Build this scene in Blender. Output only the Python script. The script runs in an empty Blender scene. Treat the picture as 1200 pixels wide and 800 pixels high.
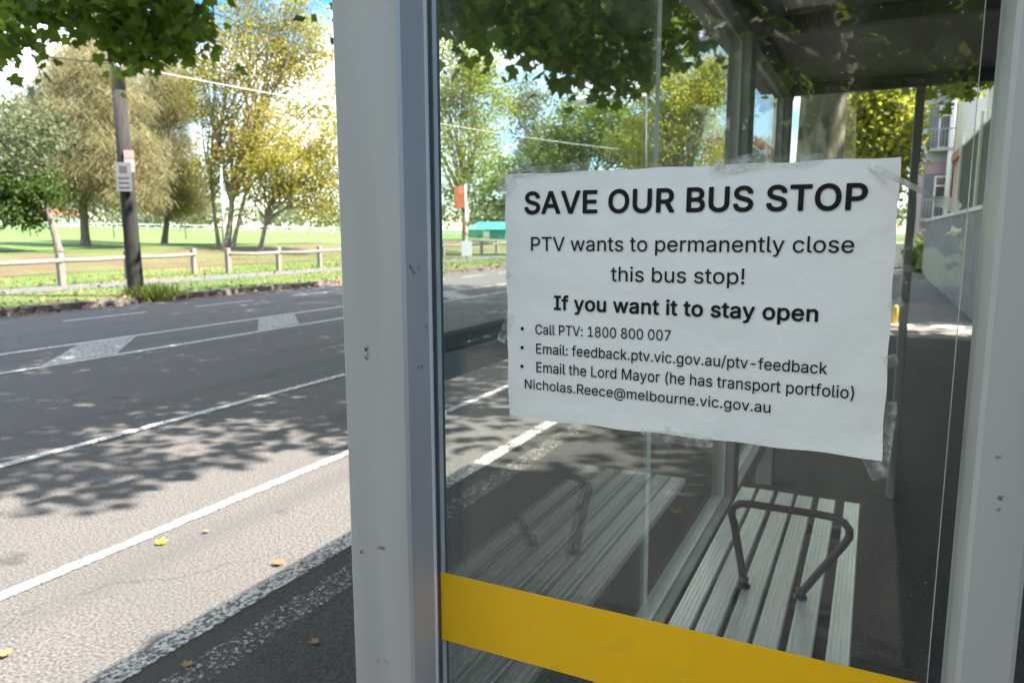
import bpy, math, random
import numpy as np
from mathutils import Vector, Matrix
from mathutils.geometry import delaunay_2d_cdt

S = bpy.context.scene
COL = S.collection
R = math.radians
rng = np.random.default_rng(7)
random.seed(7)

# ------------------------------------------------------------------ camera
F_PX, CAM_H = 862.63, 1.6
YAW, PITCH, ROLL = R(26.191), R(8.346), R(-0.134)
cy, sy, cp, sp = math.cos(YAW), math.sin(YAW), math.cos(PITCH), math.sin(PITCH)
FW = np.array([-sy*cp, cy*cp, -sp])
r0 = np.array([cy, sy, 0.0]); u0 = np.cross(r0, FW)
RT = r0*math.cos(ROLL) + u0*math.sin(ROLL)
UP = -r0*math.sin(ROLL) + u0*math.cos(ROLL)
EYE = np.array([0, 0, CAM_H])
cam = bpy.data.cameras.new('camera')
cam.sensor_width = 36; cam.lens = F_PX/1200*36
cam.clip_start = 0.02; cam.clip_end = 3000
cam.dof.use_dof = True; cam.dof.focus_distance = 0.88; cam.dof.aperture_fstop = 10
camo = bpy.data.objects.new('camera', cam); COL.objects.link(camo)
camo.matrix_world = Matrix(((RT[0], UP[0], -FW[0], 0), (RT[1], UP[1], -FW[1], 0), (RT[2], UP[2], -FW[2], CAM_H), (0, 0, 0, 1)))
S.camera = camo

# ------------------------------------------------------------------ light
SUN = Vector((0.69, 0.25, 1.0)).normalized()
EL, AZ = math.asin(SUN.z), math.atan2(SUN.x, SUN.y)
sun = bpy.data.lights.new('sun', 'SUN'); sun.energy = 3.5; sun.angle = R(0.53); sun.color = (1, .93, .84)
suno = bpy.data.objects.new('sun', sun); COL.objects.link(suno)
suno.rotation_euler = SUN.to_track_quat('Z', 'Y').to_euler(); suno.location = (8, 3, 12)

W = bpy.data.worlds.new('World'); S.world = W; W.use_nodes = True
nt = W.node_tree; nt.nodes.clear()
out = nt.nodes.new('ShaderNodeOutputWorld'); bg = nt.nodes.new('ShaderNodeBackground')
sky = nt.nodes.new('ShaderNodeTexSky'); sky.sky_type = 'NISHITA'; sky.sun_disc = False
sky.sun_elevation = EL; sky.sun_rotation = AZ; sky.air_density = 1.0; sky.dust_density = 0.1; sky.ozone_density = 2.0
tc = nt.nodes.new('ShaderNodeTexCoord'); mp = nt.nodes.new('ShaderNodeMapping'); mp.inputs['Scale'].default_value = (1, 1, 2.6)
mp.inputs['Location'].default_value = (0.35, 0.1, 0.0)
nz = nt.nodes.new('ShaderNodeTexNoise'); nz.inputs['Scale'].default_value = 2.2; nz.inputs['Detail'].default_value = 9; nz.inputs['Roughness'].default_value = .58
rp = nt.nodes.new('ShaderNodeValToRGB'); rp.color_ramp.elements[0].position = .44; rp.color_ramp.elements[1].position = .6
mx = nt.nodes.new('ShaderNodeMix'); mx.data_type = 'RGBA'; mx.inputs['B'].default_value = (4.7, 4.55, 4.35, 1)
L = nt.links.new
L(tc.outputs['Generated'], mp.inputs['Vector']); L(mp.outputs[0], nz.inputs['Vector']); L(nz.outputs['Fac'], rp.inputs['Fac'])
hs_ = nt.nodes.new('ShaderNodeHueSaturation'); hs_.inputs['Saturation'].default_value = 1.45; hs_.inputs['Value'].default_value = .58
L(sky.outputs[0], hs_.inputs['Color'])
L(rp.outputs['Color'], mx.inputs['Factor']); L(hs_.outputs[0], mx.inputs['A']); L(mx.outputs['Result'], bg.inputs['Color'])
L(bg.outputs[0], out.inputs['Surface'])
bg.inputs['Strength'].default_value = 0.12
S.view_settings.view_transform = 'Standard'; S.view_settings.look = 'None'
S.view_settings.gamma = 1; S.view_settings.exposure = 2.6; S.view_settings.use_curve_mapping = False
S.cycles.use_denoising = True
S.cycles.max_bounces = 12; S.cycles.transparent_max_bounces = 24; S.cycles.diffuse_bounces = 5
S.cycles.caustics_reflective = False; S.cycles.caustics_refractive = False

# ------------------------------------------------------------------ placing helpers
def ray(x, y): return RT*(x-600)/F_PX + UP*(400-y)/F_PX + FW
def gd(x, y, d): return EYE + ray(x, y)*d            # at axial depth d
def gz(x, y, z=0.0): q = ray(x, y); return EYE + q*(z-CAM_H)/q[2]
def gy(x, y, Y): q = ray(x, y); return EYE + q*Y/q[1]

# ------------------------------------------------------------------ materials
def newmat(name):
    m = bpy.data.materials.new(name); m.use_nodes = True
    n = m.node_tree; n.nodes.clear()
    return m, n
def mat(name, c1, c2=None, scale=8, rough=.6, metal=0, bump=0, bscale=None, detail=4, spec=.5, lo=.35, hi=.65, stretch=(1, 1, 1),
        c3=None, s3=2, lo3=.5, hi3=.7, coat=0, bdist=.01):
    m, n = newmat(name); N = n.nodes.new; K = n.links.new
    o = N('ShaderNodeOutputMaterial'); b = N('ShaderNodeBsdfPrincipled'); K(b.outputs[0], o.inputs['Surface'])
    b.inputs['Roughness'].default_value = rough; b.inputs['Metallic'].default_value = metal
    b.inputs['Specular IOR Level'].default_value = spec; b.inputs['Coat Weight'].default_value = coat
    g = N('ShaderNodeNewGeometry'); mp = N('ShaderNodeMapping'); mp.inputs['Scale'].default_value = stretch
    K(g.outputs['Position'], mp.inputs['Vector'])
    b.inputs['Base Color'].default_value = (*c1, 1)
    def noise(sc, det):
        t = N('ShaderNodeTexNoise'); t.inputs['Scale'].default_value = sc; t.inputs['Detail'].default_value = det
        K(mp.outputs[0], t.inputs['Vector']); return t
    last = None
    if c2:
        t = noise(scale, detail); r = N('ShaderNodeMapRange'); r.inputs['From Min'].default_value = lo; r.inputs['From Max'].default_value = hi
        K(t.outputs['Fac'], r.inputs['Value'])
        x = N('ShaderNodeMix'); x.data_type = 'RGBA'; x.inputs['A'].default_value = (*c1, 1); x.inputs['B'].default_value = (*c2, 1)
        K(r.outputs[0], x.inputs['Factor']); last = x.outputs['Result']
        if c3:
            t3 = noise(s3, 6); r3 = N('ShaderNodeMapRange'); r3.inputs['From Min'].default_value = lo3; r3.inputs['From Max'].default_value = hi3
            K(t3.outputs['Fac'], r3.inputs['Value'])
            y = N('ShaderNodeMix'); y.data_type = 'RGBA'; y.inputs['B'].default_value = (*c3, 1)
            K(last, y.inputs['A']); K(r3.outputs[0], y.inputs['Factor']); last = y.outputs['Result']
        K(last, b.inputs['Base Color'])
    if bump:
        t = noise(bscale or scale, 5); bp = N('ShaderNodeBump'); bp.inputs['Strength'].default_value = bump; bp.inputs['Distance'].default_value = bdist
        K(t.outputs['Fac'], bp.inputs['Height']); K(bp.outputs[0], b.inputs['Normal'])
    return m
def worn(name, paint, scale, lo, hi):
    """road paint worn through in patches: where it is gone the asphalt sheet below shows"""
    m, n = newmat(name); N = n.nodes.new; K = n.links.new
    o = N('ShaderNodeOutputMaterial'); b = N('ShaderNodeBsdfPrincipled'); t = N('ShaderNodeBsdfTransparent'); x = N('ShaderNodeMixShader')
    b.inputs['Base Color'].default_value = (*paint, 1); b.inputs['Roughness'].default_value = .7
    g = N('ShaderNodeNewGeometry'); z = N('ShaderNodeTexNoise'); z.inputs['Scale'].default_value = scale; z.inputs['Detail'].default_value = 7; z.inputs['Roughness'].default_value = .65
    r = N('ShaderNodeMapRange'); r.inputs['From Min'].default_value = lo; r.inputs['From Max'].default_value = hi
    K(g.outputs['Position'], z.inputs['Vector']); K(z.outputs['Fac'], r.inputs['Value']); K(r.outputs[0], x.inputs['Fac'])
    K(t.outputs[0], x.inputs[1]); K(b.outputs[0], x.inputs[2]); K(x.outputs[0], o.inputs['Surface'])
    return m
def leafmat(name, dark, light, trans, mixf=.5, rough=.45):
    m, n = newmat(name); N = n.nodes.new; K = n.links.new
    o = N('ShaderNodeOutputMaterial'); b = N('ShaderNodeBsdfPrincipled'); t = N('ShaderNodeBsdfTranslucent'); x = N('ShaderNodeMixShader')
    a = N('ShaderNodeAttribute'); a.attribute_name = 'rnd'
    c = N('ShaderNodeMix'); c.data_type = 'RGBA'; c.inputs['A'].default_value = (*dark, 1); c.inputs['B'].default_value = (*light, 1)
    d = N('ShaderNodeMix'); d.data_type = 'RGBA'; d.inputs['A'].default_value = tuple(v*.6 for v in trans)+(1,); d.inputs['B'].default_value = (*trans, 1)
    K(a.outputs['Fac'], c.inputs['Factor']); K(a.outputs['Fac'], d.inputs['Factor'])
    b.inputs['Roughness'].default_value = rough; b.inputs['Specular IOR Level'].default_value = .35
    K(c.outputs['Result'], b.inputs['Base Color']); K(d.outputs['Result'], t.inputs['Color'])
    x.inputs['Fac'].default_value = mixf
    K(b.outputs[0], x.inputs[1]); K(t.outputs[0], x.inputs[2]); K(x.outputs[0], o.inputs['Surface'])
    return m
def glassmat(name, tint, ior=1.5, rough=0.0, grime=0.0):
    m, n = newmat(name); N = n.nodes.new; K = n.links.new
    o = N('ShaderNodeOutputMaterial'); t = N('ShaderNodeBsdfTransparent'); g = N('ShaderNodeBsdfGlossy'); x = N('ShaderNodeMixShader'); gg = N('ShaderNodeNewGeometry')
    t.inputs['Color'].default_value = (*tint, 1); g.inputs['Roughness'].default_value = rough; g.inputs['Color'].default_value = (1, 1, 1, 1)
    # Schlick reflectance, the same from both sides of the pane
    dt = N('ShaderNodeVectorMath'); dt.operation = 'DOT_PRODUCT'; K(gg.outputs['Incoming'], dt.inputs[0]); K(gg.outputs['Normal'], dt.inputs[1])
    ab = N('ShaderNodeMath'); ab.operation = 'ABSOLUTE'; K(dt.outputs['Value'], ab.inputs[0])
    su = N('ShaderNodeMath'); su.operation = 'SUBTRACT'; su.inputs[0].default_value = 1; K(ab.outputs[0], su.inputs[1])
    pw = N('ShaderNodeMath'); pw.operation = 'POWER'; pw.inputs[1].default_value = 5; K(su.outputs[0], pw.inputs[0])
    F0 = ((ior-1)/(ior+1))**2
    ma = N('ShaderNodeMath'); ma.operation = 'MULTIPLY_ADD'; ma.inputs[1].default_value = 1-F0; ma.inputs[2].default_value = F0; K(pw.outputs[0], ma.inputs[0])
    K(ma.outputs[0], x.inputs['Fac']); K(t.outputs[0], x.inputs[1]); K(g.outputs[0], x.inputs[2])
    last = x.outputs[0]
    if grime:
        d = N('ShaderNodeBsdfDiffuse'); d.inputs['Color'].default_value = (.55, .54, .5, 1)
        p = N('ShaderNodeNewGeometry'); mp = N('ShaderNodeMapping'); mp.inputs['Scale'].default_value = (9, 9, 2.2)
        z = N('ShaderNodeTexNoise'); z.inputs['Scale'].default_value = 3; z.inputs['Detail'].default_value = 8; z.inputs['Roughness'].default_value = .7
        s = N('ShaderNodeTexNoise'); s.inputs['Scale'].default_value = 160; s.inputs['Detail'].default_value = 2
        r = N('ShaderNodeMapRange'); r.inputs['From Min'].default_value = .45; r.inputs['From Max'].default_value = .8; r.inputs['To Max'].default_value = grime
        r2 = N('ShaderNodeMapRange'); r2.inputs['From Min'].default_value = .735; r2.inputs['From Max'].default_value = .78; r2.inputs['To Max'].default_value = .35
        ad = N('ShaderNodeMath'); ad.operation = 'ADD'; ad.use_clamp = True
        y = N('ShaderNodeMixShader')
        K(p.outputs['Position'], mp.inputs['Vector']); K(mp.outputs[0], z.inputs['Vector']); K(p.outputs['Position'], s.inputs['Vector'])
        K(z.outputs['Fac'], r.inputs['Value']); K(s.outputs['Fac'], r2.inputs['Value'])
        K(r.outputs[0], ad.inputs[0]); K(r2.outputs[0], ad.inputs[1]); K(ad.outputs[0], y.inputs['Fac'])
        K(last, y.inputs[1]); K(d.outputs[0], y.inputs[2]); last = y.outputs[0]
    K(last, o.inputs['Surface'])
    return m
def scuffed(name, base, mark, rough, metal=0.0):
    """painted metal with faint grime and a few small dark scuffs"""
    m, n = newmat(name); N = n.nodes.new; K = n.links.new
    o = N('ShaderNodeOutputMaterial'); b = N('ShaderNodeBsdfPrincipled'); K(b.outputs[0], o.inputs['Surface'])
    b.inputs['Roughness'].default_value = rough; b.inputs['Metallic'].default_value = metal
    g = N('ShaderNodeNewGeometry')
    mp = N('ShaderNodeMapping'); mp.inputs['Scale'].default_value = (1.5, 1.5, .16); K(g.outputs['Position'], mp.inputs['Vector'])
    z = N('ShaderNodeTexNoise'); z.inputs['Scale'].default_value = 9; z.inputs['Detail'].default_value = 6; K(mp.outputs[0], z.inputs['Vector'])
    r = N('ShaderNodeMapRange'); r.inputs['From Min'].default_value = .4; r.inputs['From Max'].default_value = .75; r.inputs['To Max'].default_value = .42
    K(z.outputs['Fac'], r.inputs['Value'])
    a = N('ShaderNodeTexNoise'); a.inputs['Scale'].default_value = 11; a.inputs['Detail'].default_value = 1; K(g.outputs['Position'], a.inputs['Vector'])
    c = N('ShaderNodeTexNoise'); c.inputs['Scale'].default_value = 110; c.inputs['Detail'].default_value = 4; K(g.outputs['Position'], c.inputs['Vector'])
    ra = N('ShaderNodeMapRange'); ra.inputs['From Min'].default_value = .70; ra.inputs['From Max'].default_value = .75; K(a.outputs['Fac'], ra.inputs['Value'])
    rc = N('ShaderNodeMapRange'); rc.inputs['From Min'].default_value = .55; rc.inputs['From Max'].default_value = .64; K(c.outputs['Fac'], rc.inputs['Value'])
    mu = N('ShaderNodeMath'); mu.operation = 'MULTIPLY'; K(ra.outputs[0], mu.inputs[0]); K(rc.outputs[0], mu.inputs[1])
    x = N('ShaderNodeMix'); x.data_type = 'RGBA'; x.inputs['A'].default_value = (*base, 1); x.inputs['B'].default_value = (*[v*.55 for v in base], 1); K(r.outputs[0], x.inputs['Factor'])
    y = N('ShaderNodeMix'); y.data_type = 'RGBA'; y.inputs['B'].default_value = (*mark, 1); K(x.outputs['Result'], y.inputs['A']); K(mu.outputs[0], y.inputs['Factor'])
    K(y.outputs['Result'], b.inputs['Base Color'])
    bp = N('ShaderNodeBump'); bp.inputs['Strength'].default_value = .04; bp.inputs['Distance'].default_value = .002
    q = N('ShaderNodeTexNoise'); q.inputs['Scale'].default_value = 350; K(g.outputs['Position'], q.inputs['Vector']); K(q.outputs['Fac'], bp.inputs['Height']); K(bp.outputs[0], b.inputs['Normal'])
    return m

M = {}
def asphalt_mat():
    m, n = newmat('asphalt'); N = n.nodes.new; K = n.links.new
    o = N('ShaderNodeOutputMaterial'); b = N('ShaderNodeBsdfPrincipled'); K(b.outputs[0], o.inputs['Surface']); b.inputs['Roughness'].default_value = .85
    g = N('ShaderNodeNewGeometry')
    def noise(sc, det=4, st=None, rough=.5):
        t = N('ShaderNodeTexNoise'); t.inputs['Scale'].default_value = sc; t.inputs['Detail'].default_value = det; t.inputs['Roughness'].default_value = rough
        if st:
            mp = N('ShaderNodeMapping'); mp.inputs['Scale'].default_value = st; K(g.outputs['Position'], mp.inputs['Vector']); K(mp.outputs[0], t.inputs['Vector'])
        else: K(g.outputs['Position'], t.inputs['Vector'])
        return t.outputs['Fac']
    def rng_(v, lo, hi, mx_=1):
        r = N('ShaderNodeMapRange'); r.inputs['From Min'].default_value = lo; r.inputs['From Max'].default_value = hi; r.inputs['To Max'].default_value = mx_; K(v, r.inputs['Value']); return r.outputs[0]
    def mixc(a_, c_, f):
        x = N('ShaderNodeMix'); x.data_type = 'RGBA'
        if isinstance(a_, tuple): x.inputs['A'].default_value = (*a_, 1)
        else: K(a_, x.inputs['A'])
        x.inputs['B'].default_value = (*c_, 1); K(f, x.inputs['Factor']); return x.outputs['Result']
    st = noise(75, 3, None, .6)
    c = mixc((.03, .03, .031), (.205, .188, .175), rng_(st, .32, .72))
    c = mixc(c, (.085, .081, .08), rng_(noise(.8, 6), .48, .78, .5))
    c = mixc(c, (.06, .058, .058), rng_(noise(1.5, 5, (1, .06, 1)), .5, .72, .6))         # worn wheel paths along the road
    c = mixc(c, (.03, .029, .03), rng_(noise(2.2, 3), .68, .74, .55))                      # oil spots
    v = N('ShaderNodeTexVoronoi'); v.feature = 'DISTANCE_TO_EDGE'; v.inputs['Scale'].default_value = .38
    w = N('ShaderNodeTexNoise'); w.inputs['Scale'].default_value = 1.6; w.inputs['Detail'].default_value = 6; K(g.outputs['Position'], w.inputs['Vector'])
    va = N('ShaderNodeVectorMath'); va.operation = 'MULTIPLY_ADD'; va.inputs[1].default_value = (1.6, 1.6, 0); K(w.outputs['Color'], va.inputs[0]); K(g.outputs['Position'], va.inputs[2]); K(va.outputs[0], v.inputs['Vector'])
    cr = N('ShaderNodeMapRange'); cr.inputs['From Min'].default_value = .002; cr.inputs['From Max'].default_value = .006; cr.inputs['To Min'].default_value = .4; cr.inputs['To Max'].default_value = 0; K(v.outputs['Distance'], cr.inputs['Value'])
    gate = N('ShaderNodeMath'); gate.operation = 'MULTIPLY'; K(cr.outputs[0], gate.inputs[0]); K(rng_(noise(.35, 2), .48, .6), gate.inputs[1])
    c = mixc(c, (.018, .017, .017), gate.outputs[0])
    K(c, b.inputs['Base Color'])
    bp = N('ShaderNodeBump'); bp.inputs['Strength'].default_value = .7; bp.inputs['Distance'].default_value = .006; K(noise(90, 4, None, .6), bp.inputs['Height']); K(bp.outputs[0], b.inputs['Normal'])
    return m
M['asphalt'] = asphalt_mat()
M['path_asphalt'] = mat('path_asphalt', (.026, .025, .024), (.07, .066, .061), 80, .9, bump=.7, bscale=100, detail=3, lo=.35, hi=.72, c3=(.06, .056, .05), s3=1.1, lo3=.5, hi3=.8, bdist=.006)
M['grass'] = mat('grass', (.052, .098, .016), (.098, .135, .026), .35, .95, bump=.8, bscale=9, lo=.3, hi=.7, c3=(.15, .125, .05), s3=.16, lo3=.56, hi3=.68, bdist=.05)
M['field'] = mat('field', (.07, .14, .02), (.105, .175, .028), .12, .95, lo=.3, hi=.7)
M['mulch'] = mat('mulch', (.11, .07, .04), (.1, .125, .03), .45, .95, bump=.8, bscale=14, bdist=.04)
M['kerb'] = mat('bluestone', (.075, .062, .055), (.16, .135, .12), 6, .85, bump=.5, bscale=30)
M['far_path'] = mat('far_path', (.085, .085, .09), (.13, .125, .125), 5, .9)
M['paint'] = worn('road_paint', (.68, .67, .64), 60, .40, .50)
M['paint_half'] = worn('road_paint_worn', (.56, .54, .5), 60, .42, .56)
M['paint_old'] = worn('road_paint_very_worn', (.33, .315, .29), 60, .5, .64)
M['post'] = scuffed('powder_coated_grey', (.43, .42, .405), (.1, .095, .09), .42)
M['post_dark'] = mat('dark_grey_paint', (.07, .072, .07), (.1, .1, .096), 6, .5)
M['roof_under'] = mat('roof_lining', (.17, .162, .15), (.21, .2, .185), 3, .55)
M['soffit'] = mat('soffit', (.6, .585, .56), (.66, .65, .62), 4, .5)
M['glass'] = glassmat('shelter_glass', (.965, .98, .97), 1.5, 0, .035)
M['glass_long'] = glassmat('long_panel_glass', (.95, .97, .96), 1.5, 0, .035)
M['glass_edge'] = mat('glass_edge', (.72, .76, .7), (.6, .66, .6), 20, .25)
M['band'] = mat('yellow_vinyl', (.92, .51, .005), (.86, .47, .005), 3, .4, coat=.1, bump=.06, bscale=45, c3=(.7, .42, .03), s3=16, lo3=.6, hi3=.8)
M['dark_strip'] = mat('strip_black', (.012, .012, .013), rough=.6)
M['alu'] = mat('anodised_aluminium', (.92, .92, .9), (.8, .8, .78), 14, .33, metal=.6, stretch=(6, .5, 6), bump=.03, bscale=70)
M['alu_rail'] = mat('grey_rail', (.36, .37, .36), (.28, .29, .28), 8, .45)
M['black'] = mat('black_powder_coat', (.012, .012, .013), (.03, .03, .03), 60, .42, bump=.06, bscale=200)
M['paper'] = mat('white_paper', (.88, .865, .84), (.85, .835, .81), 14, .75, bump=.9, bscale=16, detail=8, bdist=.005, spec=.25)
M['ink'] = mat('black_ink', (.012, .012, .013), rough=.6, spec=.2)
M['wood'] = mat('weathered_wood', (.3, .275, .24), (.19, .17, .145), 4, .9, stretch=(6, 6, .6), bump=.4, bscale=12)
M['pole'] = mat('dark_timber', (.018, .017, .016), (.04, .036, .033), 5, .9, stretch=(6, 6, .4), bump=.5, bscale=9)
M['pole_top'] = mat('pale_timber', (.34, .31, .27), (.24, .21, .18), 5, .9, stretch=(6, 6, .4), bump=.4, bscale=9)
M['bark_plane'] = mat('plane_bark', (.17, .155, .1), (.42, .38, .27), 3.2, .9, lo=.45, hi=.56, stretch=(1.6, 1.6, .8), c3=(.1, .09, .06), s3=5, lo3=.54, hi3=.62, bump=.4, bscale=12)
M['bark'] = mat('grey_bark', (.13, .105, .085), (.24, .2, .165), 6, .95, stretch=(3, 3, .6), bump=.6, bscale=10)
M['bark_pale'] = mat('pale_bark', (.32, .27, .21), (.2, .165, .13), 5, .95, stretch=(3, 3, .6), bump=.4, bscale=10)
M['white'] = mat('white_paint', (.78, .78, .77), (.7, .7, .69), 5, .5)
M['white_sign'] = mat('white_sign', (.66, .69, .7), (.55, .58, .6), 10, .5)
M['red'] = mat('red_paint', (.62, .1, .07), rough=.5)
M['orange'] = mat('orange_sign', (.68, .2, .07), (.6, .17, .06), 6, .5)
M['teal'] = mat('teal_roof', (.04, .34, .25), (.05, .28, .22), 2, .5)
M['concrete'] = mat('concrete', (.22, .22, .225), (.155, .155, .16), 2.5, .85, bump=.25, bscale=22, stretch=(1, 1, .7))
M['pale_concrete'] = mat('pale_concrete', (.66, .64, .6), (.54, .52, .48), 6, .85)
M['fence_metal'] = mat('sage_metal', (.2, .235, .21), (.17, .2, .18), 1.5, .6)
M['render_pink'] = mat('pink_render', (.62, .4, .37), (.55, .35, .32), 2, .8)
M['render_white'] = mat('cream_render', (.8, .75, .7), (.74, .69, .64), 2, .8)
M['terracotta'] = mat('terracotta', (.5, .2, .14), (.42, .15, .1), 5, .75)
M['apt'] = mat('apartment_render', (.4, .43, .48), (.34, .37, .42), 1.2, .8)
M['apt_dark'] = mat('charcoal_render', (.17, .18, .2), (.14, .15, .17), 1.5, .8)
M['apt_brick'] = mat('mauve_brick', (.38, .3, .32), (.32, .25, .27), 8, .9)
M['window'] = mat('window_glass', (.04, .06, .08), rough=.08, spec=.8)
M['wire'] = mat('wire_black', (.03, .03, .03), rough=.6)
M['wire_white'] = mat('wire_sheath', (.75, .75, .74), rough=.5)
M['yellow'] = mat('yellow_paint', (.75, .5, .02), rough=.5)
M['leaf_yellow'] = mat('dry_leaf_yellow', (.8, .62, .02), rough=.7)
M['leaf_brown'] = mat('dry_leaf_brown', (.3, .12, .04), rough=.8)
M['leaf_tan'] = mat('dry_leaf_tan', (.32, .22, .1), (.2, .11, .05), 20, .9)
M['lf_plane'] = leafmat('plane_leaves', (.05, .095, .014), (.105, .165, .026), (.32, .47, .05), .48)
M['lf_yellow'] = leafmat('autumn_plane_leaves', (.13, .18, .025), (.28, .3, .045), (.48, .52, .06), .5)
M['lf_gold'] = leafmat('golden_leaves', (.2, .2, .035), (.36, .31, .06), (.55, .5, .07), .5)
M['lf_green'] = leafmat('green_leaves', (.08, .13, .02), (.17, .22, .04), (.34, .45, .06), .5)
M['lf_bright'] = leafmat('bright_green_leaves', (.1, .16, .025), (.2, .26, .04), (.42, .5, .05), .5)
M['lf_sheoak'] = leafmat('sheoak_needles', (.2, .18, .085), (.37, .33, .17), (.42, .38, .18), .45)
M['lf_sunny'] = leafmat('sunny_yellow_leaves', (.2, .24, .03), (.38, .38, .05), (.62, .64, .07), .55)
M['lf_grey'] = leafmat('grey_green_leaves', (.09, .12, .06), (.2, .22, .12), (.3, .34, .16), .4)
M['lf_shrub'] = leafmat('shrub_leaves', (.04, .075, .02), (.09, .14, .03), (.16, .24, .03), .35)
M['lf_far'] = leafmat('far_leaves', (.09, .12, .06), (.17, .19, .1), (.22, .26, .1), .35)
M['blade'] = leafmat('grass_blades', (.1, .17, .03), (.26, .27, .08), (.3, .38, .06), .4)

def tape_mat():
    m, n = newmat('clear_tape'); N = n.nodes.new; K = n.links.new
    o = N('ShaderNodeOutputMaterial'); t = N('ShaderNodeBsdfTransparent'); g = N('ShaderNodeBsdfPrincipled'); x = N('ShaderNodeMixShader')
    t.inputs['Color'].default_value = (.97, .97, .96, 1); g.inputs['Base Color'].default_value = (.75, .75, .74, 1); g.inputs['Roughness'].default_value = .22
    p = N('ShaderNodeNewGeometry'); z = N('ShaderNodeTexNoise'); z.inputs['Scale'].default_value = 90; z.inputs['Detail'].default_value = 5; K(p.outputs['Position'], z.inputs['Vector'])
    r = N('ShaderNodeMapRange'); r.inputs['From Min'].default_value = .45; r.inputs['From Max'].default_value = .75; r.inputs['To Min'].default_value = .1; r.inputs['To Max'].default_value = .6
    bp = N('ShaderNodeBump'); bp.inputs['Strength'].default_value = .8; bp.inputs['Distance'].default_value = .003; K(z.outputs['Fac'], bp.inputs['Height']); K(bp.outputs[0], g.inputs['Normal'])
    K(z.outputs['Fac'], r.inputs['Value']); K(r.outputs[0], x.inputs['Fac']); K(t.outputs[0], x.inputs[1]); K(g.outputs[0], x.inputs[2]); K(x.outputs[0], o.inputs['Surface'])
    return m
M['tape'] = tape_mat()
M['tape_bunched'] = tape_mat(); _n = M['tape_bunched'].node_tree.nodes
for q in _n:
    if q.type == 'MAP_RANGE': q.inputs['To Min'].default_value = .7; q.inputs['To Max'].default_value = .95

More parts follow.
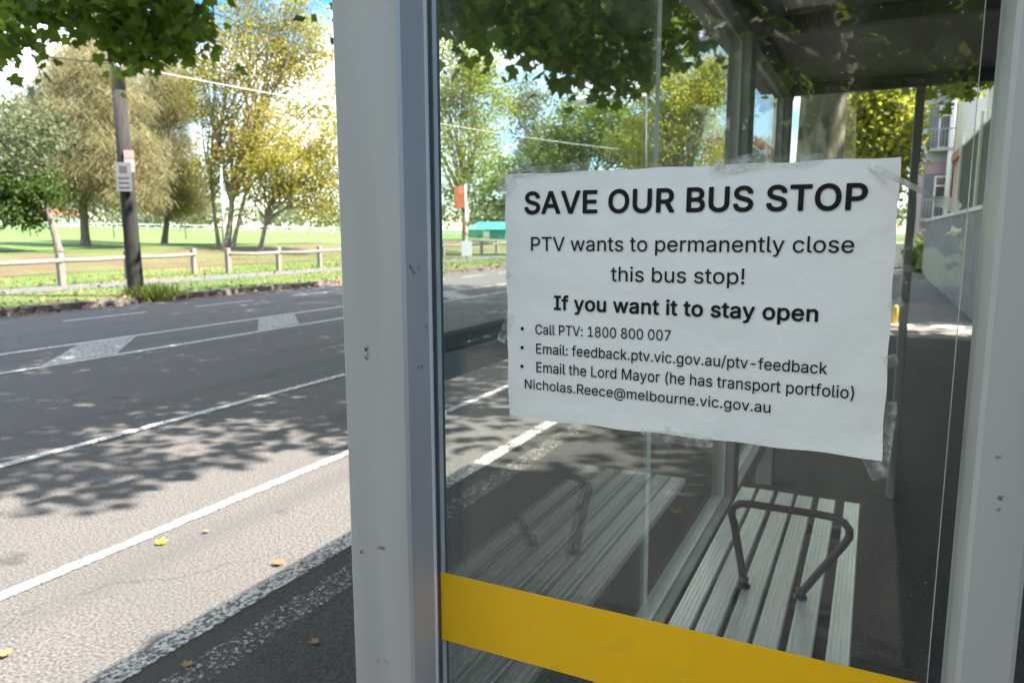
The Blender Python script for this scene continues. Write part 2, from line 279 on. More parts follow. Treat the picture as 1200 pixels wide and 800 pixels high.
# ------------------------------------------------------------------ building helpers
def tag(o, label=None, cat=None, group=None, kind=None):
    if label: o['label'] = label
    if cat: o['category'] = cat
    if group: o['group'] = group
    if kind: o['kind'] = kind
    return o
def thing(name, loc, label, cat, group=None):
    o = bpy.data.objects.new(name, None); COL.objects.link(o); o.location = loc; o.empty_display_size = .2
    return tag(o, label, cat, group)
def wloc(o):
    v = Vector(o.location)
    while o.parent: o = o.parent; v += Vector(o.location)
    return v
class MB:
    def __init__(s): s.v = []; s.f = []; s.smooth = []
    def add(s, vs, fs, sm=False):
        n = len(s.v); s.v += [tuple(float(c) for c in p) for p in vs]; s.f += [tuple(i+n for i in f) for f in fs]; s.smooth += [sm]*len(fs); return s
    def box(s, x0, x1, y0, y1, z0, z1, bev=0.0):
        if bev <= 0:
            return s.add([(x0, y0, z0), (x1, y0, z0), (x1, y1, z0), (x0, y1, z0), (x0, y0, z1), (x1, y0, z1), (x1, y1, z1), (x0, y1, z1)],
                  [(0, 3, 2, 1), (4, 5, 6, 7), (0, 1, 5, 4), (1, 2, 6, 5), (2, 3, 7, 6), (3, 0, 4, 7)])
        b = bev
        def ring(z, i): return [(x0+i, y0, z), (x1-i, y0, z), (x1, y0+i, z), (x1, y1-i, z), (x1-i, y1, z), (x0+i, y1, z), (x0, y1-i, z), (x0, y0+i, z)]
        def inn(z): return [(x0+b, y0+b, z), (x1-b, y0+b, z), (x1-b, y0+b, z), (x1-b, y1-b, z), (x1-b, y1-b, z), (x0+b, y1-b, z), (x0+b, y1-b, z), (x0+b, y0+b, z)]
        a, c = ring(z0+b, b), ring(z1-b, b)
        vs = a + c; fs = [(i, (i+1) % 8, 8+(i+1) % 8, 8+i) for i in range(8)]
        t = [(x0+b, y0+b, z1), (x1-b, y0+b, z1), (x1-b, y1-b, z1), (x0+b, y1-b, z1)]
        u = [(x0+b, y0+b, z0), (x1-b, y0+b, z0), (x1-b, y1-b, z0), (x0+b, y1-b, z0)]
        vs += t + u
        fs += [(16, 17, 18, 19), (23, 22, 21, 20)]
        for k in range(4):
            p, q = (2*k) % 8, (2*k+1) % 8; nk = (k+1) % 4
            fs += [(8+p, 8+q, 16+nk, 16+k), (p, 20+k, 20+nk, q)]
            pr = (2*k-1) % 8
            fs += [(8+pr, 8+p, 16+k), (pr, 20+k, p)]
        return s.add(vs, fs)
    def tube(s, pts, rad, n=8, caps=True, sm=True, sq=(1, 1)):
        P = [Vector([float(c) for c in p]) for p in pts]
        rad = rad if hasattr(rad, '__len__') else [rad]*len(P)
        vs = []; fs = []; ref = None
        for i, p in enumerate(P):
            t = (P[min(i+1, len(P)-1)] - P[max(i-1, 0)]).normalized()
            if ref is None: ref = Vector((0, 0, 1)) if abs(t.z) < .9 else Vector((0, 1, 0))
            b = t.cross(ref).normalized(); a = b.cross(t).normalized(); ref = a
            for k in range(n):
                th = 2*math.pi*k/n
                vs.append(p + a*(math.cos(th)*rad[i]*sq[0]) + b*(math.sin(th)*rad[i]*sq[1]))
        for i in range(len(P)-1):
            for k in range(n):
                fs.append((i*n+k, i*n+(k+1) % n, (i+1)*n+(k+1) % n, (i+1)*n+k))
        if caps: fs += [tuple(range(n-1, -1, -1)), tuple((len(P)-1)*n+k for k in range(n))]
        return s.add(vs, fs, sm)
    def quad(s, a, b, c, d): return s.add([a, b, c, d], [(0, 1, 2, 3)])
    def build(s, name, m, parent=None, origin=None):
        v = np.array(s.v)
        if origin is None:
            origin = np.array([(v[:, 0].min()+v[:, 0].max())/2, (v[:, 1].min()+v[:, 1].max())/2, v[:, 2].min()])
        me = bpy.data.meshes.new(name); me.from_pydata([tuple(p) for p in v-np.array(origin)], [], s.f)
        me.polygons.foreach_set('use_smooth', s.smooth); me.materials.append(m if not isinstance(m, str) else M[m]); me.update()
        o = bpy.data.objects.new(name, me); COL.objects.link(o)
        o.location = Vector([float(c) for c in origin])
        if parent: o.parent = parent; o.location = Vector([float(c) for c in origin]) - wloc(parent)
        return o

MAPLE = np.array([(0, 0), (.2, -.1), (.5, .06), (.35, .22), (.58, .5), (.3, .5), (.2, .64), (0, 1), (-.2, .64), (-.3, .5), (-.58, .5), (-.35, .22), (-.5, .06), (-.2, -.1)])
KITE = np.array([(0, 0), (.42, .45), (0, 1), (-.42, .45)])
STRIP = np.array([(-.03, 0), (.03, 0), (.012, 1), (-.012, 1)])
def leaf_mesh(name, c, size, tmpl, m, parent=None, down=.4, up=.5, origin=None, rnd=None, curl=.25):
    n = len(c); k = len(tmpl)
    t = rng.normal(size=(n, 3)); t /= np.linalg.norm(t, axis=1)[:, None]; t[:, 2] = t[:, 2]*(1-min(down, .9)) - down; t /= np.linalg.norm(t, axis=1)[:, None]
    q = rng.normal(size=(n, 3)); q[:, 2] += up
    b = np.cross(t, q); b /= np.linalg.norm(b, axis=1)[:, None]; nn = np.cross(b, t)
    s = size*rng.uniform(.65, 1.2, n)
    x = tmpl[:, 0][None, :, None]; y = tmpl[:, 1][None, :, None]
    v = c[:, None, :] + s[:, None, None]*(x*b[:, None, :] + y*t[:, None, :] - curl*(x*x+.4*y*y)*nn[:, None, :])
    v = v.reshape(-1, 3)
    if origin is None: origin = np.array([c[:, 0].mean(), c[:, 1].mean(), c[:, 2].min()])
    v = v - origin
    me = bpy.data.meshes.new(name)
    me.vertices.add(n*k); me.vertices.foreach_set('co', v.astype(np.float32).ravel())
    me.loops.add(n*k); me.loops.foreach_set('vertex_index', np.arange(n*k, dtype=np.int32))
    me.polygons.add(n); me.polygons.foreach_set('loop_start', np.arange(0, n*k, k, dtype=np.int32))
    at = me.attributes.new('rnd', 'FLOAT', 'FACE')
    r = rng.uniform(0, 1, n) if rnd is None else np.clip(rnd + rng.normal(0, .22, n), 0, 1)
    at.data.foreach_set('value', r.astype(np.float32))
    me.materials.append(M[m]); me.update(calc_edges=True); me.validate()
    o = bpy.data.objects.new(name, me); COL.objects.link(o); o.location = Vector([float(a) for a in origin])
    if parent: o.parent = parent; o.location = Vector([float(a) for a in origin]) - wloc(parent)
    return o

# ------------------------------------------------------------------ ground, road, paths
KX = -15.45                                     # far kerb face
def kx(Y): return KX - .0022*max(0, Y-18)**2 if Y < 70 else KX - 5.95 - .23*(Y-70)
def ter(u):                                     # height behind the far kerb
    if u <= 0: return -.03
    if u < 9: return .12
    if u < 20: t = (u-9)/11; t = t*t*(3-2*t); return .12 + .66*t
    if u < 160: return .78 + 3.0*(u-20)/140
    return 3.78
us = [-700, -200, -60, -30, -18, -10, -4, -1, -.02, .03, .6, 2, 4, 6, 7.5, 9, 10.5, 12, 14, 16, 18, 20, 23, 27, 32, 40, 50, 65, 80, 100, 130, 160, 220, 400, 900]
ys = [-900, -300, -120, -60, -30, -15, -5, 0, 4, 8, 12, 16, 20, 24, 28, 32, 37, 43, 50, 60, 70, 90, 130, 200, 350, 900]
def strip(name, us, zoff, m, base=None):
    vs = [(kx(Y)-u, Y, ter(u)+zoff + (0 if u < 10 else .12*math.sin(Y*.21+u*.3)*min(1, (u-10)/6))) for Y in ys for u in us]
    n = len(us); fs = []
    for j in range(len(ys)-1):
        for i in range(n-1):
            fs.append((j*n+i, (j+1)*n+i, (j+1)*n+i+1, j*n+i+1))
    b = MB(); b.add(vs, fs, True); return tag(b.build(name, m, origin=(0, 0, 0)), kind='structure')
strip('ground', us, 0, 'grass')
strip('sports_field', [23, 27, 32, 40, 50, 65, 80, 100, 130, 160, 220, 400], .03, 'field')
strip('mulch_bank', [11.0, 12, 14, 16, 18, 19.5], .02, 'mulch')
def flat(name, pts_l, pts_r, z, m):
    b = MB(); n = len(pts_l)
    b.add([(x, y, z) for x, y in pts_l] + [(x, y, z) for x, y in pts_r], [(i, n+i, n+i+1, i+1) for i in range(n-1)])
    return tag(b.build(name, m, origin=(0, 0, 0)), kind='structure')
YR = [y for y in ys if -300 <= y <= 350]
flat('road', [(kx(Y)-.01, Y) for Y in YR], [(-2.2, Y) for Y in YR], 0.0, 'asphalt')
flat('footpath', [(-2.36, Y) for Y in YR], [(1.62, Y) for Y in YR], 0.004, 'path_asphalt')  # dark sheet widened to the shadow edge, deepening the roof's shade by colour
strip('far_footpath', [3.9, 4.8, 5.75], .008, 'far_path')
flat('upper_footpath', [(-1.7, 14.6), (-1.7, 34)], [(1.62, 14.6), (1.62, 34)], .0085, 'far_path')
# far kerb: bluestone with a pitcher channel
b = MB()
yy = list(np.arange(-40, 75, 1.2))
for i in range(len(yy)-1):
    y0, y1 = yy[i]+.01, yy[i+1]-.01; j = random.uniform(-.012, .012); z1 = .135+random.uniform(-.012, .012)
    a0, a1 = kx(y0)+j, kx(y1)+j
    b.add([(a0+.03, y0, -.02), (a1+.03, y1, -.02), (a1-.25, y1, -.02), (a0-.25, y0, -.02), (a0, y0, z1), (a1, y1, z1), (a1-.25, y1, z1), (a0-.25, y0, z1)],
          [(3, 2, 1, 0), (4, 5, 6, 7), (0, 1, 5, 4), (1, 2, 6, 5), (2, 3, 7, 6), (3, 0, 4, 7)])
tag(b.build('kerb', 'kerb', origin=(KX, 0, 0)), kind='structure')
flat('gutter', [(kx(Y)+.05, Y) for Y in YR], [(kx(Y)+.42, Y) for Y in YR], .006, 'kerb')
# painted lines
def line(name, x, w, segs, m='paint', z=.009, slope=0.0):
    b = MB()
    for y0, y1 in segs:
        ks = [y0]
        while ks[-1] < y1: ks.append(min(y1, ks[-1] + (.05 if x > -6 and -1 < ks[-1] < 12 else 3.0)))      # ragged thermoplastic edge close up
        for a, c in zip(ks[:-1], ks[1:]):
            if c-a < .06:
                e0, e1, e2, e3 = (random.gauss(0, .0045) for _ in range(4))
                b.quad((x-w/2+slope*a+e0, a, z), (x+w/2+slope*a+e1, a, z), (x+w/2+slope*c+e2, c, z), (x-w/2+slope*c+e3, c, z)); continue
            b.quad((x-w/2+slope*a, a, z), (x+w/2+slope*a, a, z), (x+w/2+slope*c, c, z), (x-w/2+slope*c, c, z))
    return tag(b.build(name, m, origin=(x, 0, z)), kind='structure')
line('bike_lane_line', -3.405, .075, [(-40, 90)], 'paint')
line('lane_line', -5.38, .09, [(-40, 90)], 'paint')
line('median_line', -8.99, .11, [(-40, 70)], 'paint', slope=-.008)
line('median_line', -10.43, .11, [(-40, 70)], 'paint', slope=-.008)
line('far_bike_lane_line', -13.38, .1, [(-6.5+3.0*k, -6.5+3.0*k+1.75) for k in range(18)], 'paint', slope=-.01)
line('old_edge_line', -2.40, .11, [(-20, 40)], 'paint_half')
line('old_edge_line', -2.14, .15, [(-20, 40)], 'paint_old')
b = MB()
for y in (-3.6, .7, 5.36, 8.9, 15.2, 21.5, 28):
    b.quad((-9.03, y, .0095), (-9.03, y+1.0, .0095), (-10.40, y+2.35, .0095), (-10.40, y+1.4, .0095))
tag(b.build('median_hatching', 'paint_half', origin=(-9.7, 0, .0095)), kind='structure')
flat('driveway', [(-1.7, 12.75), (-1.7, 14.2)], [(1.61, 12.75), (1.61, 14.2)], .0085, mat('driveway_paving', (.2, .17, .15), (.14, .12, .105), 5, .9))
flat('sunlit_strip', [(-1.7, 14.2), (-1.7, 14.6)], [(1.61, 14.2), (1.61, 14.6)], .0125, 'pale_concrete')  # pale strip paints a band of sunlight across the path

# ------------------------------------------------------------------ bus shelter
D = .807
PX0, PX1 = -.605, -.508                         # road-side post width
sh = thing('bus_shelter', (-.1, 2.8, 0), 'grey metal bus shelter with glass walls, a yellow warning band and a dark flat roof', 'bus shelter')
ZR = 2.45
def post(x0, x1, y0, y1, z1=ZR, m='post'): b = MB(); b.box(x0, x1, y0, y1, 0.002, z1, .004); return b.build('post', m, sh)
post(PX0, PX1, .739, .826)
post(.0895, .134, .739, .85)
M['post_shaded'] = scuffed('shaded_grey_paint', (.27, .26, .24), (.08, .075, .07), .5)  # post grey darkened, putting the roof's shade into the colour
post(PX0, PX1, 3.28, 3.40, m='post_shaded')
post(PX0, PX1, 4.78, 4.90, m='post_shaded')
post(.145, .19, 4.85, 4.95, m='post_shaded')
def scuff(px, py, n, spread, size):
    mb = MB(); c = gy(px, py, .7385)
    for _ in range(n):
        q = c + np.array([random.gauss(0, spread[0]), 0, random.gauss(0, spread[1])]); a0 = random.uniform(0, 6.3); r_ = size*random.uniform(.4, 1.2); el_ = random.uniform(.25, .8)
        mb.add([(q[0]+r_*math.cos(a)*math.cos(a0)-r_*el_*math.sin(a)*math.sin(a0)*random.uniform(.7, 1.2), q[1], q[2]+r_*math.cos(a)*math.sin(a0)+r_*el_*math.sin(a)*math.cos(a0)) for a in np.linspace(0, 6.283, 10)[:-1]], [tuple(range(9))])
    mb.build('scuff_mark', 'scuff', sh)
M['scuff'] = mat('grey_scuff', (.17, .165, .155), (.28, .275, .26), 300, .8)
scuff(429, 414, 9, (.003, .007), .0022); scuff(424, 646, 3, (.003, .002), .003); scuff(447, 642, 4, (.005, .003), .003); scuff(421, 622, 2, (.002, .002), .0022); scuff(1172, 586, 6, (.001, .008), .0018); scuff(1168, 535, 2, (.001, .002), .0016)
# end panel glass (near)
def glass_panel(x0, x1, y0, y1, z0, z1, m):
    b = MB(); b.box(x0, x1, y0, y1, z0, z1); o = b.build('glass_panel', m, sh)
    o.data.materials.append(M['glass_edge'])
    big = max(p.area for p in o.data.polygons)
    for p in o.data.polygons:
        if p.area < big*.5: p.material_index = 1
    return o
g1 = glass_panel(PX1+.003, .074, D, D+.010, .2, 2.40, M['glass'])
b = MB(); b.box(PX1+.0004, PX1+.0024, D-.015, D-.010, .2, 2.4); b.build('glazing_bead', 'white', sh)
b = MB(); b.box(PX1+.0004, PX1+.0016, D-.0095, D-.001, .2, 2.4); b.box(PX1+.0004, PX1+.0016, D+.0105, .8255, .2, 2.4); b.build('dark_strip', 'post_dark', sh)  # dark strip paints the post's side as dimmed by the glass
b = MB(); b.box(PX1+.0025, .0735, D-.0012, D-.0004, 1.0465, 1.1445); b.build('warning_band', 'band', sh)
for z in (.45, 2.1):
    b = MB(); b.box(.062, .0892, D-.012, D-.001, z, z+.06, .002); b.box(.062, .0892, D+.011, D+.022, z, z+.06, .002); b.build('glass_clamp', 'alu_rail', sh)
# long panel towards the road
XG = -.553
for y0, y1 in ((.83, 2.012), (2.018, 3.275)):
    glass_panel(XG-.005, XG+.005, y0, y1, .43, 2.38, M['glass_long'])
glass_panel(XG-.005, XG+.005, 3.405, 4.775, .43, 2.38, M['glass_long'])
b = MB(); b.box(PX0+.002, PX1-.002, .828, 3.278, .33, .425, .004); b.box(PX0+.002, PX1-.002, 3.402, 4.778, .33, .425, .004); b.build('bottom_rail', 'alu_rail', sh)
b = MB(); b.box(XG-.03, XG-.007, .828, 3.278, 1.425, 1.455, .005); b.build('mid_rail', 'post_dark', sh)
b = MB(); b.box(XG-.016, XG-.0065, .828, 3.278, 1.385, 1.4245, .002); b.build('mid_rail', 'alu_rail', sh)
# far end panel
glass_panel(-.505, .143, 4.86, 4.87, -.02, 2.40, M['glass'])
# roof
RX0, RX1, RY0, RY1 = -.71, .86, .52, 4.98
b = MB(); b.box(RX0, RX1, RY0, RY1, ZR+.045, ZR+.115, .006); b.build('roof', 'post_dark', sh)
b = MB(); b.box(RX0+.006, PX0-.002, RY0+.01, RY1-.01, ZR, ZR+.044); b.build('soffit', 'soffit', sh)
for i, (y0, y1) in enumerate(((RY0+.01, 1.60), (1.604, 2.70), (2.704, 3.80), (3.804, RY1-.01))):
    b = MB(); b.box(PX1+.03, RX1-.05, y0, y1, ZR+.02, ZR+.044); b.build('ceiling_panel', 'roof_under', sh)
b = MB(); b.box(PX0+.001, PX1-.001, .6, 3.281, ZR-.055, ZR-.001+.04, .005); b.box(PX0+.001, PX1-.001, 3.285, RY1-.02, ZR-.055, ZR+.039, .005); b.build('roof_beam', 'post_dark', sh)
for y in (.79, 1.95, 3.34, 4.84):
    b = MB(); b.box(PX1, RX1-.06, y-.03, y+.03, ZR-.045, ZR+.018, .005); b.build('roof_beam', 'post_dark', sh)
b = MB(); b.box(RX1-.049, RX1-.004, RY0+.01, RY1-.01, ZR-.02, ZR+.044, .005); b.build('fascia', 'post_dark', sh)
b = MB(); b.box(-.36, -.16, 2.0, 3.05, ZR-.03, ZR+.018, .004); lb = b.build('light_box', 'alu_rail', sh)
b = MB(); b.box(-.34, -.18, 2.03, 3.02, ZR-.034, ZR-.0305); b.build('diffuser', mat('diffuser', (.5, .5, .48), rough=.4), lb)

# ------------------------------------------------------------------ bench
bn = thing('slatted_bench', (-.21, 2.0, 0), 'silver bench of six ribbed aluminium slats with a black loop armrest inside the shelter', 'bench')
ZS = .58; Y0B, Y1B = .98, 3.0
slx = [(-.434, -.377), (-.365, -.308), (-.291, -.232), (-.2195, -.161), (-.140, -.081), (-.050, .004)]
for a, c in slx:
    prof = []; n = 5; w = c-a
    prof.append((a, ZS-.026)); prof.append((a, ZS-.004)); prof.append((a+.003, ZS))
    for k in range(1, n):
        x = a + w*k/n; prof += [(x-.0028, ZS), (x-.0014, ZS-.0022), (x+.0014, ZS-.0022), (x+.0028, ZS)]
    prof += [(c-.003, ZS), (c, ZS-.004), (c, ZS-.026)]
    m_ = len(prof); b = MB()
    e0, e1 = Y0B, Y1B+random.uniform(-.004, .004)
    vs = [(x, e0, z) for x, z in prof] + [(x, e1-.006, z) for x, z in prof] + [(x*.94+.06*(a+c)/2, e1, z-.004) for x, z in prof]
    fs = [(j*m_+i, j*m_+(i+1) % m_, (j+1)*m_+(i+1) % m_, (j+1)*m_+i) for j in (0, 1) for i in range(m_)]
    fs += [tuple(range(m_-1, -1, -1)), tuple(range(2*m_, 3*m_))]
    b.add(vs, [tuple(reversed(f)) for f in fs]); b.build('slat', 'alu', bn)
for ya in (2.11,):
    pts = [(-.287, ZS+.0), (-.296, ZS+.06), (-.322, .770), (-.330, .795), (-.326, .817), (-.308, .829), (-.28, .833), (-.19, .833), (-.1, .833), (-.062, .831), (-.034, .822), (-.019, .803), (-.018, .782), (-.032, .755), (-.09, .664), (-.128, .60), (-.133, ZS)]
    b = MB(); b.tube([(x, ya, z) for x, z in pts], .0074, 8, sq=(1, 1.5)); ar = b.build('armrest', 'black', bn)
    for x in (-.287, -.133):
        b = MB(); b.tube([(x, ya, ZS+.001), (x, ya, ZS+.006), (x, ya, ZS+.0065)], [.019, .019, .01], 12); b.tube([(x, ya, ZS+.006), (x, ya, ZS+.03)], .0135, 10); b.build('armrest_foot', 'black', ar)
for y in (1.25, 2.11, 2.78):
    b = MB(); b.box(-.42, -.01, y-.02, y+.02, ZS-.066, ZS-.0265, .005); b.build('slat_bracket', 'post_dark', bn)
for y in (1.25, 2.78):
    b = MB(); b.box(-.25, -.19, y-.03, y+.03, .004, ZS-.0665, .004); b.box(-.31, -.13, y-.07, y+.07, .0045, .014, .002); b.build('leg', 'post_dark', bn)

# ------------------------------------------------------------------ paper notice
P_Y = D-.0022
tl, tr, bl, br = (gy(592, 205, P_Y), gy(1056, 184, P_Y), gy(597, 487, P_Y), gy(1033, 538, P_Y))
def wob(x, z): return .0010*math.sin(x*19+z*7)*math.sin(z*23-x*5) + .0006*math.sin(x*61+1)*math.sin(z*47)
nx, nz_ = 64, 46; b = MB(); vs = []; fs = []
for side in (0, 1):
    for j in range(nz_+1):
        for i in range(nx+1):
            s, t = i/nx, j/nz_
            p = (tl*(1-s)+tr*s)*(1-t) + (bl*(1-s)+br*s)*t
            e = .0007*math.sin(s*31)*(1 if j in (0, nz_) else 0); e2 = .0006*math.sin(t*27)*(1 if i in (0, nx) else 0)
            cu = .004*max(0, (s+t-1.86)/.14)**2
            vs.append((p[0]+e2, p[1]-.0009+wob(p[0], p[2])*.55 - cu + side*.0003, p[2]+e))
n1 = (nx+1)*(nz_+1)
for j in range(nz_):
    for i in range(nx):
        a = j*(nx+1)+i; q = (a, a+nx+1, a+nx+2, a+1)
        fs.append(q); fs.append(tuple(n1+k for k in reversed(q)))
nt_ = thing('paper_notice', ((tl+tr+bl+br)/4).tolist(), 'large white paper notice headed SAVE OUR BUS STOP taped to the shelter glass', 'notice')
nt_.location.z = float(min(bl[2], br[2]))
b.add(vs, fs, True); b.build('paper', 'paper', nt_)
